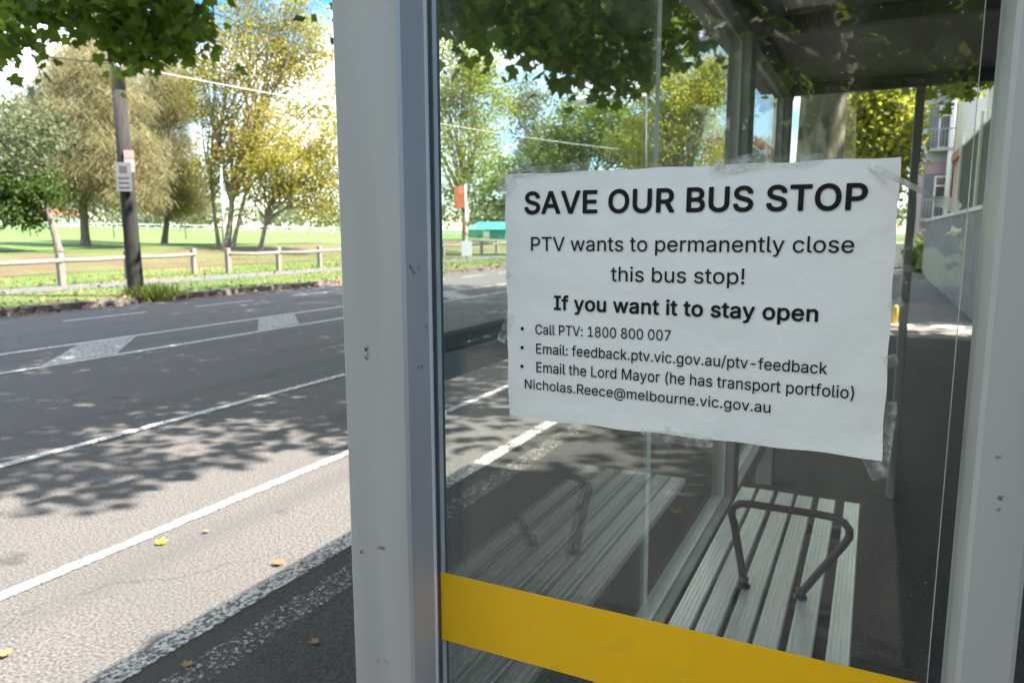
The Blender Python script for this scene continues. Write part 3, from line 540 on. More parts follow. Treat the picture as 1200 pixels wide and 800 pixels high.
# letter outlines (thousandths of the type size): advance, then closed outlines
GLYPHS = {' ': (188, ''), '!': (196, '67,160,63,509,132,509,128,160 98,-4,86,-3,75,1,66,9,58,18,54,29,52,41,54,53,58,64,66,73,75,80,86,85,98,86,110,85,121,80,130,73,138,64,142,53,143,41,142,29,138,18,130,9,121,1,110,-3'), '(': (273, '89,207,90,244,94,283,101,324,109,364,119,403,132,441,145,477,160,510,177,539,236,539,219,503,204,466,191,428,179,390,169,351,161,313,156,276,152,241,151,207,152,176,155,145,160,115,167,83,177,50,188,16,202,-19,218,-57,236,-96,177,-96,156,-59,139,-21,124,16,111,55,102,93,95,131,90,169'), ')': (273, '37,-96,56,-56,72,-18,86,18,97,52,106,85,113,116,118,147,121,177,122,207,121,241,117,276,112,313,104,351,94,390,82,428,69,466,54,503,37,539,97,539,113,510,128,477,142,441,154,403,164,364,173,323,179,283,183,244,184,207,183,168,178,130,171,92,161,53,149,15,134,-22,117,-59,97,-96'), '-': (453, '337,244,337,188,114,188,114,244'), '.': (188, '95,-4,83,-3,73,1,63,9,55,18,51,29,50,41,51,53,55,64,63,73,73,81,83,85,95,87,107,85,118,81,128,73,135,64,140,53,141,41,140,29,135,18,128,9,118,1,107,-3'), '/': (249, '235,533,71,-76,14,-76,178,533'), '0': (453, '227,-7,191,-3,158,7,130,24,105,48,85,77,69,113,57,155,50,202,48,254,50,306,57,353,69,395,85,431,106,461,130,484,159,502,191,512,227,516,262,512,295,502,323,484,348,461,368,431,384,395,396,353,403,306,405,254,403,202,396,155,384,113,368,77,348,48,323,24,295,7,263,-3 227,50,250,52,271,60,290,74,306,92,320,116,330,144,338,176,342,213,344,254,342,295,338,332,330,365,320,393,306,416,290,435,271,449,250,457,227,460,203,457,182,449,163,435,147,416,134,393,123,365,115,332,111,295,109,254,111,213,115,176,123,144,134,116,147,92,163,74,182,60,203,52'), '1': (453, '76,0,76,55,391,55,391,0 276,509,276,0,212,0,212,448,209,448,86,358,86,427,198,509'), '7': (453, '97,0,323,448,323,452,62,452,62,509,391,509,391,449,165,0'), '8': (453, '226,-7,193,-5,163,1,136,11,111,25,91,42,74,62,62,84,54,109,52,135,53,156,58,176,65,195,75,212,87,228,101,241,117,252,134,260,153,265,153,267,129,276,109,289,93,308,80,330,73,354,70,380,73,405,79,429,90,450,106,469,124,485,146,498,170,508,197,514,226,516,255,514,282,508,306,498,328,485,346,469,361,450,373,429,379,405,382,380,379,354,372,330,359,308,343,289,323,276,300,267,300,265,319,260,335,252,351,241,365,228,377,212,387,195,395,176,399,156,401,135,398,109,391,84,378,62,362,42,341,25,317,11,289,1,259,-5 226,49,248,50,267,54,285,60,300,69,313,79,323,91,331,106,335,121,337,139,335,157,330,173,322,189,312,202,298,213,283,223,265,230,247,234,226,235,206,234,187,230,169,223,154,213,140,202,130,189,122,173,117,157,115,139,117,121,121,106,129,91,139,79,152,69,167,60,185,54,205,50 226,290,244,291,260,294,274,300,287,308,298,318,307,330,314,344,318,359,319,376,318,392,314,407,308,420,299,432,288,442,275,449,260,455,244,459,226,460,208,459,192,455,177,449,164,442,153,432,145,420,138,407,134,392,133,376,134,359,138,344,145,330,154,318,165,308,178,300,193,294,209,291'), ':': (188, '95,-4,83,-3,73,1,63,9,55,18,51,29,50,41,51,53,55,64,63,73,73,81,83,85,95,87,107,85,118,81,128,73,135,64,140,53,141,41,140,29,135,18,128,9,118,1,107,-3 95,271,83,272,73,277,63,284,55,294,51,304,50,316,51,328,55,339,63,349,73,356,83,360,95,362,107,360,118,356,128,349,135,339,140,328,141,316,140,304,135,294,128,284,118,277,107,272'), '@': (676, '355,-135,307,-133,262,-126,221,-114,184,-98,151,-77,122,-53,98,-24,77,9,61,46,50,87,43,131,40,179,43,226,50,269,61,309,78,346,98,379,123,408,151,433,184,454,220,470,260,482,303,489,349,492,394,489,435,482,472,469,506,452,536,432,562,407,584,380,603,351,617,319,627,285,633,251,635,215,631,142,627,118,622,96,615,76,605,57,593,42,579,28,561,18,541,13,517,11,503,11,490,13,476,17,463,21,451,28,441,36,432,45,426,56,423,68,420,68,413,54,402,41,388,30,371,20,351,15,326,13,298,15,273,23,251,35,232,52,216,73,204,96,195,123,190,152,188,182,190,212,197,239,207,265,220,287,237,306,257,322,279,334,304,341,330,343,351,342,369,338,385,331,398,323,409,314,416,306,419,306,419,335,474,335,474,110,475,97,479,85,485,74,493,66,505,61,518,59,533,61,546,66,557,76,565,89,571,106,576,127,579,152,580,182,581,215,579,245,575,273,567,301,555,327,541,351,523,373,502,393,477,410,450,424,419,434,385,440,347,442,309,440,274,434,242,424,213,410,187,393,164,372,144,347,128,320,115,289,105,255,100,218,98,178,100,138,105,100,115,66,128,35,144,8,165,-17,188,-37,215,-54,246,-68,280,-78,317,-83,357,-85,376,-85,394,-83,412,-80,458,-69,489,-59,504,-107,464,-120,411,-131 329,65,350,66,368,71,382,78,395,89,405,102,412,118,417,138,421,160,422,185,421,210,417,231,411,249,403,263,393,274,381,282,366,287,350,290,331,292,313,290,297,285,283,277,271,267,260,254,252,239,246,222,243,204,242,185,243,164,246,144,251,125,258,108,267,94,279,81,293,72,310,67'), 'A': (480, '16,0,201,509,276,509,463,0,395,0,287,302,264,372,232,478,245,478,213,371,191,302,85,0 110,142,110,199,370,199,370,142'), 'B': (456, '60,0,60,509,241,509,274,507,304,501,329,491,350,477,367,461,381,442,390,421,396,398,398,374,397,353,393,336,387,320,378,307,368,295,356,286,343,278,329,272,315,267,315,262,331,260,347,254,363,245,378,234,391,220,402,203,411,184,416,161,418,136,416,111,410,88,400,67,386,48,368,31,344,18,317,8,284,2,247,0 125,57,245,57,281,60,309,67,330,80,344,96,353,115,355,137,354,153,350,169,342,184,333,197,320,209,306,218,289,225,269,229,248,231,125,231 125,285,238,285,256,287,273,290,288,296,302,304,314,314,323,326,330,340,335,355,336,372,333,393,326,412,313,429,294,442,270,449,240,452,125,452'), 'C': (510, '267,-7,225,-3,186,7,150,25,119,49,92,79,70,115,53,157,44,203,40,254,44,305,53,352,70,393,92,429,119,459,150,484,186,501,225,512,267,516,293,514,317,511,340,504,362,496,383,485,402,471,419,456,435,438,448,418,459,397,467,373,473,348,408,348,404,365,397,380,389,395,380,407,369,418,357,428,344,437,330,444,315,449,300,453,284,455,267,456,237,453,209,445,184,432,161,414,141,391,125,364,113,332,106,295,103,254,106,213,113,177,125,145,141,117,161,94,184,76,210,63,237,56,267,53,284,54,300,56,315,60,330,65,344,72,357,81,369,90,380,102,389,114,397,128,404,144,408,160,473,160,467,135,459,112,448,91,435,71,420,53,402,38,383,24,363,13,341,5,317,-2,293,-6'), 'E': (419, '60,0,60,509,372,509,372,452,125,452,125,286,355,286,355,229,125,229,125,57,375,57,375,0'), 'I': (300, '31,0,31,57,118,57,118,452,31,452,31,509,269,509,269,452,183,452,183,57,269,57,269,0'), 'L': (393, '60,0,60,509,125,509,125,57,361,57,361,0'), 'M': (628, '60,0,60,509,152,509,277,187,287,159,299,123,311,84,322,49,307,49,318,83,330,121,342,158,352,187,476,509,568,509,568,0,504,0,504,291,504,327,505,369,506,413,507,457,513,457,498,409,482,363,467,322,456,291,342,0,286,0,170,291,159,321,145,361,129,408,112,457,119,457,120,416,121,372,122,328,122,291,122,0'), 'N': (523, '60,0,60,509,136,509,343,183,363,151,388,107,414,55,405,54,401,108,399,157,399,195,399,509,463,509,463,0,387,0,202,290,177,331,148,381,108,452,119,454,122,384,124,328,125,291,125,0'), 'O': (533, '267,-7,225,-3,186,7,150,25,119,49,92,79,70,115,53,157,44,203,40,254,44,305,53,352,70,393,92,429,119,459,150,484,186,501,225,512,267,516,309,512,348,501,384,484,415,459,442,429,464,393,480,352,490,305,493,254,490,203,480,157,464,115,442,79,415,49,384,25,348,7,309,-3 267,53,296,55,324,63,349,76,372,94,392,116,408,144,420,176,428,213,430,254,428,295,420,332,408,365,392,392,372,415,349,433,324,446,296,453,267,456,237,453,210,445,184,433,161,415,142,392,125,364,113,332,106,295,103,254,106,213,113,176,125,144,142,117,161,94,184,76,210,63,237,55'), 'P': (445, '60,0,60,509,235,509,272,506,305,499,332,487,356,471,375,452,390,430,400,404,407,377,409,348,407,318,400,291,390,265,375,243,356,223,332,207,305,195,272,188,235,186,109,186,109,242,233,242,257,244,279,248,297,256,312,266,324,279,333,294,339,310,343,328,344,348,343,367,339,385,333,402,324,416,312,428,297,439,279,446,257,451,232,452,125,452,125,0'), 'R': (449, '60,0,60,509,236,509,273,506,305,500,333,489,356,473,376,455,390,433,401,408,407,381,409,352,407,323,401,296,390,271,376,250,356,232,333,217,305,206,273,200,236,198,96,198,96,255,234,255,258,256,280,260,298,267,313,276,325,287,334,300,340,316,344,333,345,352,344,371,340,389,334,405,325,419,313,430,298,440,279,446,258,451,233,452,125,452,125,0 353,0,230,229,303,229,428,0'), 'S': (447, '224,-9,188,-7,156,-1,128,9,102,23,81,40,64,60,51,83,42,109,38,137,104,137,108,118,114,102,123,88,136,76,150,66,166,59,185,53,204,50,224,49,246,50,267,54,286,60,303,69,317,79,329,92,338,106,344,122,346,139,344,154,340,168,332,179,322,189,310,197,296,205,245,222,184,239,145,253,112,269,86,289,67,313,56,341,52,372,54,400,62,425,75,448,92,468,113,484,138,498,165,508,195,514,227,516,259,514,289,508,316,498,340,484,360,468,377,449,390,427,398,403,401,378,337,378,332,402,320,421,302,437,280,449,254,456,225,459,204,457,185,454,167,448,152,440,139,430,129,418,121,405,117,391,115,376,117,359,122,345,131,334,142,324,155,315,169,308,212,293,264,279,312,264,328,256,344,248,359,238,372,226,384,213,395,198,402,180,407,161,408,139,406,112,399,87,386,64,370,43,349,25,323,11,294,0,261,-7'), 'T': (449, '32,452,32,509,417,509,417,452,257,452,257,0,193,0,193,452'), 'U': (517, '259,-8,220,-6,186,2,154,15,126,33,103,55,85,80,71,108,63,140,60,173,60,509,124,509,124,178,126,155,132,133,141,113,153,95,169,80,187,68,208,59,232,53,259,52,285,53,309,59,331,68,349,80,364,95,377,113,385,133,391,155,393,178,393,509,457,509,457,173,454,140,446,108,433,80,414,55,391,33,363,15,332,2,297,-6'), 'V': (480, '204,0,16,509,84,509,192,206,215,137,248,31,235,31,267,138,290,206,395,509,463,509,278,0'), 'a': (389, '160,-9,137,-7,115,-3,94,5,76,15,60,29,48,45,38,63,32,84,30,108,32,128,36,146,43,161,53,174,64,184,78,193,92,200,108,206,125,211,178,220,234,227,247,229,257,231,265,235,271,240,274,246,276,255,276,257,275,272,272,285,267,297,260,307,251,315,240,322,227,327,212,330,196,331,178,330,163,327,149,322,137,316,127,309,118,301,110,292,104,283,100,274,41,291,51,313,64,331,79,346,95,358,114,368,133,375,153,380,173,383,194,384,208,384,223,382,239,379,255,375,271,369,286,360,300,350,312,336,322,320,330,301,335,278,337,251,337,0,277,0,277,52,272,52,267,43,260,34,252,25,242,16,229,8,215,1,199,-4,181,-7 170,45,192,47,211,51,228,59,242,68,254,80,263,93,270,108,274,122,276,138,276,190,272,187,267,184,259,182,231,176,200,171,175,168,134,159,122,153,112,147,103,139,97,130,93,118,92,105,93,93,96,82,102,72,109,64,119,57,130,52,142,48,156,46'), 'b': (424, '229,-8,208,-7,189,-3,172,4,159,12,147,21,138,31,118,59,112,59,112,0,53,0,53,509,114,509,114,319,118,319,137,346,147,355,158,364,171,373,188,379,207,383,229,384,259,382,287,374,313,361,335,342,354,320,370,293,381,261,388,227,390,189,388,151,381,116,370,84,355,57,336,34,313,16,288,3,260,-6 220,47,242,49,262,55,279,66,294,80,306,97,316,117,323,139,327,163,328,189,327,215,323,239,316,261,307,281,295,298,280,311,262,322,243,328,220,330,198,328,178,322,161,312,147,299,134,282,125,263,118,241,114,216,113,189,114,162,118,138,125,115,135,95,147,78,162,65,179,55,198,49'), 'c': (396, '207,-8,174,-5,144,3,117,16,93,35,72,58,56,85,44,116,37,150,34,187,37,225,44,260,56,291,72,318,93,341,117,360,144,374,174,382,207,384,226,384,243,381,260,377,276,371,291,364,305,356,318,346,330,335,340,322,349,308,356,293,362,277,303,262,300,272,295,281,290,289,284,297,278,304,270,311,261,316,252,321,242,325,231,328,220,329,207,330,184,328,163,321,145,310,130,296,118,278,108,258,102,236,98,212,96,187,98,163,102,139,108,117,118,97,130,80,145,66,163,55,184,49,207,46,220,47,232,49,243,52,253,55,262,60,271,66,279,73,285,80,292,89,297,98,301,107,304,117,363,102,357,86,350,70,341,56,331,43,319,32,306,21,292,12,277,5,261,-1,244,-5,226,-7'), 'd': (424, '195,-8,165,-6,137,3,111,16,89,34,70,57,55,84,43,116,36,151,34,189,36,227,43,261,55,293,70,320,89,342,112,361,137,374,165,382,196,384,218,383,237,379,253,373,267,364,278,355,287,346,306,319,311,319,311,509,372,509,372,0,313,0,313,59,307,59,287,31,277,21,266,12,252,4,236,-3,217,-7 205,47,226,49,246,55,263,65,278,78,290,95,299,115,306,138,310,162,312,189,310,216,306,241,300,263,290,282,278,299,263,312,246,322,227,328,205,330,182,328,162,322,145,311,130,298,118,281,108,261,102,239,98,215,96,189,98,163,102,139,109,117,118,97,130,80,145,66,162,55,182,49'), 'e': (404, '212,-8,177,-5,145,3,117,16,92,35,72,58,56,85,44,116,37,150,34,187,36,224,44,258,55,290,71,317,91,340,115,359,142,373,172,382,205,384,226,383,246,380,266,374,285,366,303,355,319,341,334,324,347,305,357,282,365,256,370,227,371,194,371,169,75,169,75,221,338,221,310,202,308,226,304,248,298,269,288,286,277,301,263,314,246,323,227,328,205,330,183,328,164,323,146,313,131,301,119,286,109,270,102,251,97,231,96,211,96,178,98,151,102,127,110,106,121,88,135,73,151,61,169,53,190,48,212,46,227,47,241,49,254,53,265,58,276,65,285,73,294,82,300,93,306,105,365,91,358,72,348,55,335,39,320,26,302,14,283,4,261,-3,237,-7'), 'f': (254, '228,379,228,327,6,327,6,379 81,0,81,432,82,452,87,470,96,486,107,499,120,510,135,519,152,525,169,529,187,530,222,527,243,521,227,468,215,472,195,474,178,472,164,468,154,460,147,449,143,435,142,419,142,0'), 'g': (425, '207,-151,180,-149,156,-146,134,-140,114,-132,97,-122,82,-110,70,-97,59,-84,51,-69,101,-41,122,-66,131,-74,142,-82,154,-88,169,-93,187,-96,207,-97,236,-95,261,-87,282,-75,298,-58,308,-34,311,-6,311,68,306,68,287,41,277,32,266,23,252,16,236,10,217,6,195,5,165,7,138,14,113,27,90,43,71,65,55,90,43,120,36,154,34,191,36,229,43,263,55,293,71,320,90,342,112,361,138,374,166,382,196,384,218,383,237,379,253,373,267,365,279,356,288,346,308,319,313,319,313,379,372,379,372,-9,370,-40,363,-67,350,-90,334,-109,314,-124,291,-136,265,-144,237,-149 205,59,227,61,246,66,264,75,278,87,290,103,300,121,307,142,311,166,312,193,311,219,307,242,300,264,291,283,279,299,264,312,247,322,227,328,205,330,182,328,163,322,145,312,130,298,118,282,109,262,102,241,98,218,96,193,98,167,102,144,109,123,118,104,131,88,145,76,163,66,183,61'), 'h': (410, '114,227,114,0,53,0,53,509,114,509,114,287,102,287,116,319,132,344,152,362,175,374,200,382,227,384,252,383,275,377,295,369,313,356,328,340,341,321,350,298,355,271,357,240,357,0,296,0,296,235,293,263,286,286,273,304,256,318,235,326,210,329,192,328,176,324,161,317,147,308,136,297,126,283,119,266,115,248'), 'i': (167, '53,0,53,379,114,379,114,0 84,443,73,444,63,448,54,455,47,463,43,472,41,483,43,494,47,504,54,512,63,518,73,522,84,524,95,522,105,518,114,512,121,504,125,494,126,483,125,472,121,463,114,455,105,448,95,444'), 'k': (381, '110,137,110,212,121,212,284,379,360,379,184,199,177,199 53,0,53,509,114,509,114,0 294,0,148,186,191,229,372,0'), 'l': (189, '139,-2,112,0,91,8,74,20,62,37,55,59,53,84,53,509,114,509,114,99,114,83,117,71,120,62,126,57,135,53,146,52,160,53,170,54,181,3,162,-1'), 'm': (610, '53,0,53,379,112,379,112,295,108,295,114,314,122,331,132,346,144,358,158,368,172,376,187,382,203,385,219,386,245,383,268,375,287,361,303,342,314,320,321,295,312,295,318,312,326,329,337,343,350,356,364,366,381,375,398,381,417,385,437,386,458,385,478,380,497,372,514,361,529,346,541,328,550,307,555,283,557,255,557,0,496,0,496,254,493,279,485,298,473,313,456,323,438,329,419,330,402,329,387,326,374,320,363,312,353,302,345,290,340,277,336,263,335,247,335,0,274,0,274,260,272,280,265,297,253,311,238,322,220,328,199,330,185,329,171,326,158,320,145,312,135,302,126,289,119,274,115,257,114,238,114,0'), 'n': (410, '114,227,114,0,53,0,53,379,112,379,112,287,102,287,116,319,132,344,152,362,175,374,200,382,227,384,252,383,275,377,295,369,313,356,328,340,341,321,350,298,355,271,357,240,357,0,296,0,296,235,293,263,286,286,273,304,256,318,235,326,210,329,192,328,176,324,161,317,147,308,136,297,126,283,119,266,115,248'), 'o': (415, '207,-8,174,-5,144,3,117,16,93,35,72,58,56,85,44,116,37,150,34,187,37,225,44,260,56,291,72,318,93,341,117,360,144,374,174,382,207,384,241,382,271,374,299,360,323,341,343,318,359,291,371,260,379,225,381,187,379,150,371,116,359,85,343,58,323,35,299,16,271,3,241,-5 207,46,231,49,252,55,270,66,285,80,298,97,307,117,314,139,318,163,319,187,318,212,314,236,307,258,298,278,285,296,270,310,252,321,231,328,207,330,184,328,163,321,145,310,130,296,118,278,108,258,102,236,98,212,96,187,98,163,102,139,108,117,118,97,130,80,145,66,163,55,184,49'), 'p': (424, '53,-143,53,379,112,379,112,319,118,319,137,346,147,355,158,364,171,373,188,379,207,383,229,384,259,382,287,374,313,361,335,342,354,320,370,293,381,261,388,227,390,189,388,151,381,116,370,84,355,57,336,34,313,16,288,3,260,-6,229,-8,208,-7,189,-3,173,4,159,12,147,21,138,31,118,59,114,59,114,-143 220,47,242,49,262,55,279,66,294,80,306,97,316,117,323,139,327,163,328,189,327,215,323,239,316,261,307,281,295,298,280,311,262,322,243,328,220,330,198,328,178,322,161,312,147,299,134,282,125,263,118,241,114,216,113,189,114,162,118,138,125,115,135,95,147,78,162,65,179,55,198,49'), 'r': (259, '53,0,53,379,112,379,112,321,115,321,124,339,137,354,152,367,171,377,191,383,213,385,229,384,243,384,243,322,230,324,207,326,190,324,174,321,159,315,146,306,135,296,126,284,119,269,115,254,114,237,114,0'), 's': (365, '182,-8,157,-7,133,-3,112,3,93,12,76,24,62,38,50,54,41,73,36,94,94,107,101,87,111,72,124,60,141,52,160,47,181,45,206,47,227,53,244,62,258,74,265,88,268,103,266,115,262,126,254,136,243,144,229,150,212,155,149,170,118,180,92,192,72,208,58,227,50,249,47,274,49,295,55,314,65,332,79,347,95,360,115,370,137,378,161,383,187,384,212,383,234,379,254,372,271,363,286,352,299,339,309,324,318,308,324,290,268,277,262,291,254,304,243,316,228,325,210,331,187,333,166,331,147,326,131,317,119,305,111,292,109,277,110,264,115,253,124,243,136,235,152,229,172,223,229,209,261,200,287,187,306,171,320,153,328,131,331,107,329,85,323,65,312,47,298,31,281,18,260,6,236,-2,210,-7'), 't': (227, '204,379,204,327,6,327,6,379 65,471,126,471,126,98,127,83,130,70,136,61,144,55,156,51,170,50,185,51,202,54,213,2,192,-3,168,-4,138,-1,113,7,92,21,77,41,68,64,65,93'), 'u': (410, '182,-5,158,-3,135,2,115,11,97,23,82,39,69,59,60,82,54,109,53,139,53,379,114,379,114,144,116,117,124,94,137,75,154,61,175,53,200,50,218,51,234,55,249,62,263,71,274,83,283,97,290,113,295,132,296,153,296,379,357,379,357,0,298,0,298,92,307,92,294,60,277,35,257,17,234,5,209,-3'), 'v': (389, '163,0,17,379,84,379,165,155,187,87,206,21,184,21,203,87,224,155,305,379,371,379,226,0'), 'w': (567, '138,0,23,379,87,379,133,214,154,137,175,41,165,41,186,135,206,214,252,379,316,379,362,214,382,136,402,41,391,41,413,135,434,214,480,379,545,379,429,0,368,0,319,172,305,225,291,280,277,338,291,338,277,280,263,225,248,172,199,0'), 'y': (389, '47,-139,61,-86,71,-87,83,-89,94,-90,104,-89,113,-86,122,-81,130,-74,138,-64,145,-51,151,-36,163,-1,17,379,84,379,165,155,187,87,206,21,184,21,202,87,224,155,305,379,371,379,204,-58,196,-77,187,-93,177,-107,165,-119,153,-128,139,-136,125,-141,109,-144,91,-145,65,-143')}
GCACHE = {}
def glyph(ch):
    """triangles of one letter: its outlines triangulated, kept where they wind round"""
    if ch in GCACHE: return GCACHE[ch]
    adv, ol = GLYPHS[ch]; loops = []
    for o in ol.split():
        nm = [int(k) for k in o.split(',')]; loops.append(list(zip(nm[0::2], nm[1::2])))
    if not loops: GCACHE[ch] = ([], [], adv); return GCACHE[ch]
    vs, es = [], []
    for lp_ in loops:
        n0 = len(vs); vs += [Vector((float(a_), float(b_))) for a_, b_ in lp_]; es += [(n0+i, n0+(i+1) % len(lp_)) for i in range(len(lp_))]
    r = delaunay_2d_cdt(vs, es, [], 0, 1e-4); tv = [(q.x, q.y) for q in r[0]]; tf = []
    for f in r[2]:
        mx_ = sum(tv[i][0] for i in f)/len(f); my_ = sum(tv[i][1] for i in f)/len(f); wn = 0
        for lp_ in loops:
            for (ax, ay), (bx, by) in zip(lp_, lp_[1:]+lp_[:1]):
                cr = (bx-ax)*(my_-ay)-(mx_-ax)*(by-ay)
                if ay <= my_ < by and cr > 0: wn += 1
                elif by <= my_ < ay and cr < 0: wn -= 1
        if wn: tf.append(tuple(f))
    GCACHE[ch] = (tv, tf, adv); return GCACHE[ch]
def text_line(body, pl, pr_, pt, bold=0.0, cap=None):
    """one printed line: pl / pr_ baseline ends and pt a capital's top above pl"""
    A, B, T = gy(*pl, P_Y), gy(*pr_, P_Y), gy(*pt, P_Y)
    vv, fcs, x = [], [], 0
    for ch in body:
        gv, gf, adv = glyph(ch); n0 = len(vv)
        vv += [((px_+x)/1000, py_/1000) for px_, py_ in gv]; fcs += [tuple(i+n0 for i in f) for f in gf]
        x += adv + bold*700
    ch = .509 + 2*bold
    v = np.array(vv); x0, x1 = v[:, 0].min(), v[:, 0].max()
    dirv = (B-A); wid = np.linalg.norm(dirv); dirv = dirv/wid; up = np.array([-dirv[2], 0, dirv[0]])
    hgt = abs(T[2]-A[2])
    x0 -= bold; x1 += bold; mb = MB();
    for i in range(10 if bold else 1):                       # heavier strokes: the outline swept round a small circle
        ox, oy = (bold*math.cos(i*.6283), bold*math.sin(i*.6283)) if bold else (0, 0)
        w = A + ((v[:, 0]+ox-x0)/(x1-x0)*wid)[:, None]*dirv + ((v[:, 1]+oy+bold)/ch*hgt)[:, None]*up
        mb.add([(q[0], q[1]-.0017-i*4e-6+wob(q[0], q[2])*.55, q[2]) for q in w], fcs)
    return mb.build('printed_text', 'ink', nt_)
text_line('SAVE OUR BUS STOP', (615.5, 251.2), (1015.8, 246.4), (616, 224.8), .020)
text_line('PTV wants to permanently close', (623, 293.8), (1000.5, 296.2), (623.2, 277.6), .004)
text_line('this bus stop!', (716, 329.4), (872.5, 333), (716, 312.4), .004)
text_line('If you want it to stay open', (649.5, 363.0), (958.6, 377.2), (649.5, 346.0), .019)
text_line('Call PTV: 1800 800 007', (628, 391.2), (786.3, 399.2), (628, 379.6), .005)
text_line('Email: feedback.ptv.vic.gov.au/ptv-feedback', (628.8, 413.8), (969.3, 438.2), (628.8, 402.0), .005)
text_line('Email the Lord Mayor (he has transport portfolio)', (629, 435.6), (1000.5, 467.0), (629, 423.6), .005)
text_line('Nicholas.Reece@melbourne.vic.gov.au', (615.6, 454.6), (902.8, 483.4), (615.6, 443.6), .005)
for c in ((612.6, 384.8), (612.5, 406.9), (612.4, 428.7)):
    q = gy(*c, P_Y); mb = MB(); r_ = .0022
    mb.add([(q[0]+r_*math.cos(a), q[1]-.0017+wob(q[0], q[2])*.55, q[2]+r_*math.sin(a)) for a in np.linspace(0, 2*math.pi, 17)[:-1]], [tuple(range(16))]); mb.build('bullet', 'ink', nt_)
# clear tape
def tape(p, q, w, off=.0026, n=8, lift=0.0):
    A, B = gy(*p, P_Y), gy(*q, P_Y); d = B-A; l = np.linalg.norm(d); d /= l; s = np.array([-d[2], 0, d[0]])
    mb = MB(); vs = []
    for i in range(n+1):
        t = i/n; c = A+d*l*t; k = .0008*math.sin(i*2.1); jag = .0012*math.sin(i*5.3)
        for e in (-1, 1): vs.append((c+s*e*(w/2+jag*(i in (0, n)))) + np.array([0, -off-k*.3-lift*math.sin(math.pi*t)-.0005*e*math.sin(i*1.7), 0]))
    mb.add(vs, [(2*i, 2*i+1, 2*i+3, 2*i+2) for i in range(n)], True); return mb.build('tape_strip', 'tape', nt_)
tape((578, 226), (622, 186), .013); tape((586, 232), (606, 214), .010); tape((600, 203), (690, 196), .012)
tape((832, 203), (905, 182), .016); tape((838, 196), (965, 186), .012); tape((846, 200), (848, 182), .008)
tape((752, 508), (836, 517), .014); tape((782, 498), (784, 524), .006); tape((806, 503), (808, 526), .006)
tape((588, 400), (601, 368), .012); tape((586, 305), (598, 325), .008); tape((1020, 532), (1033, 560), .018); tape((1035, 548), (1046, 470), .010)
tape((1041, 360), (1058, 352), .010); tape((1036, 425), (1052, 420), .012); tape((596, 484), (640, 506), .006)
# long loose strip curling off the top right corner
mb = MB(); vs = []
ctrl = [(1020, 193), (1040, 205), (1060, 214), (1080, 224), (1092, 230), (1100, 236), (1108, 237), (1118, 241), (1124, 246)]
for i, c in enumerate(ctrl):
    lf = .003 + .012*math.sin(math.pi*min(1, i/5)); q = gy(*c, P_Y-lf); tw = [0, .5, 1.0, .9, 1.6, .4, 0, .1, 0][i]; w = [.006, .008, .009, .009, .010, .012, .012, .012, .010][i]
    s = np.array([.45*math.cos(tw), -math.sin(tw)*.9, .85*math.cos(tw)])
    vs += [q-s*w*.5, q+s*w*.5]
mb.add(vs, [(2*i, 2*i+1, 2*i+3, 2*i+2) for i in range(len(ctrl)-1)], True); mb.build('tape_strip', 'tape_bunched', nt_)

# ------------------------------------------------------------------ trees
def clump_leaves(cc, per, rad, flat_=.7):
    k = np.repeat(np.arange(len(cc)), per); p = cc[k] + rng.normal(size=(len(k), 3))*rad*np.array([1, 1, flat_])
    return p, k
def blob_clumps(blobs, n):
    vol = np.array([b[3]*b[4]*b[5] for b in blobs])**.66; ch = rng.choice(len(blobs), n, p=vol/vol.sum())
    d = rng.normal(size=(n, 3)); d /= np.linalg.norm(d, axis=1)[:, None]; r = rng.uniform(.1, 1, n)**.45
    B = np.array(blobs)[ch]; return B[:, :3] + d*r[:, None]*B[:, 3:6]
def limb_paths(mb, base, top, r0_, targets, n_main, rr, wig=.12, tip=.01, t_lo=.55):
    """trunk from base to top, limbs forking out of its upper part and twigs out of the limbs"""
    base, top = np.array(base, float), np.array(top, float); h = np.linalg.norm(top-base)
    side = rng.normal(size=3)*[1, 1, 0]*wig*h*.15
    tr_ = [base*(1-t)+top*t + side*math.sin(t*3) for t in np.linspace(0, 1, 8)]
    tr_ = [tr_[0]-np.array([0, 0, .1])] + tr_
    mb.tube(tr_, [r0_*1.35, r0_*1.25] + [r0_*(1-.4*t) for t in np.linspace(.1, 1, 7)], 10)
    idx = rng.choice(len(targets), min(n_main, len(targets)), replace=False); mains = []
    for i in idx:
        e = targets[i]; t0 = rng.uniform(t_lo, 1); s0 = base*(1-t0)+top*t0 + side*math.sin(t0*3)
        mid = s0*.5+e*.5 + rng.normal(size=3)*.08*np.linalg.norm(e-s0) + np.array([0, 0, .1*np.linalg.norm(e-s0)])
        pts = [(1-t)**2*s0 + 2*t*(1-t)*mid + t*t*e for t in np.linspace(0, 1, 7)]
        mb.tube(pts, [max(tip, rr*(1-t)**.8) for t in np.linspace(.0, .97, 7)], 6, caps=False); mains.append(pts)
    for i in rng.choice(len(targets), min(3*n_main, len(targets)), replace=False):
        e = targets[i]; m_ = min(mains, key=lambda p: np.linalg.norm(p[4]-e)); s0 = m_[rng.integers(3, 6)]
        mid = (s0+e)/2 + rng.normal(size=3)*.1*np.linalg.norm(e-s0)
        mb.tube([s0, mid, e], [rr*.3, rr*.2, tip*.6], 4, caps=False)
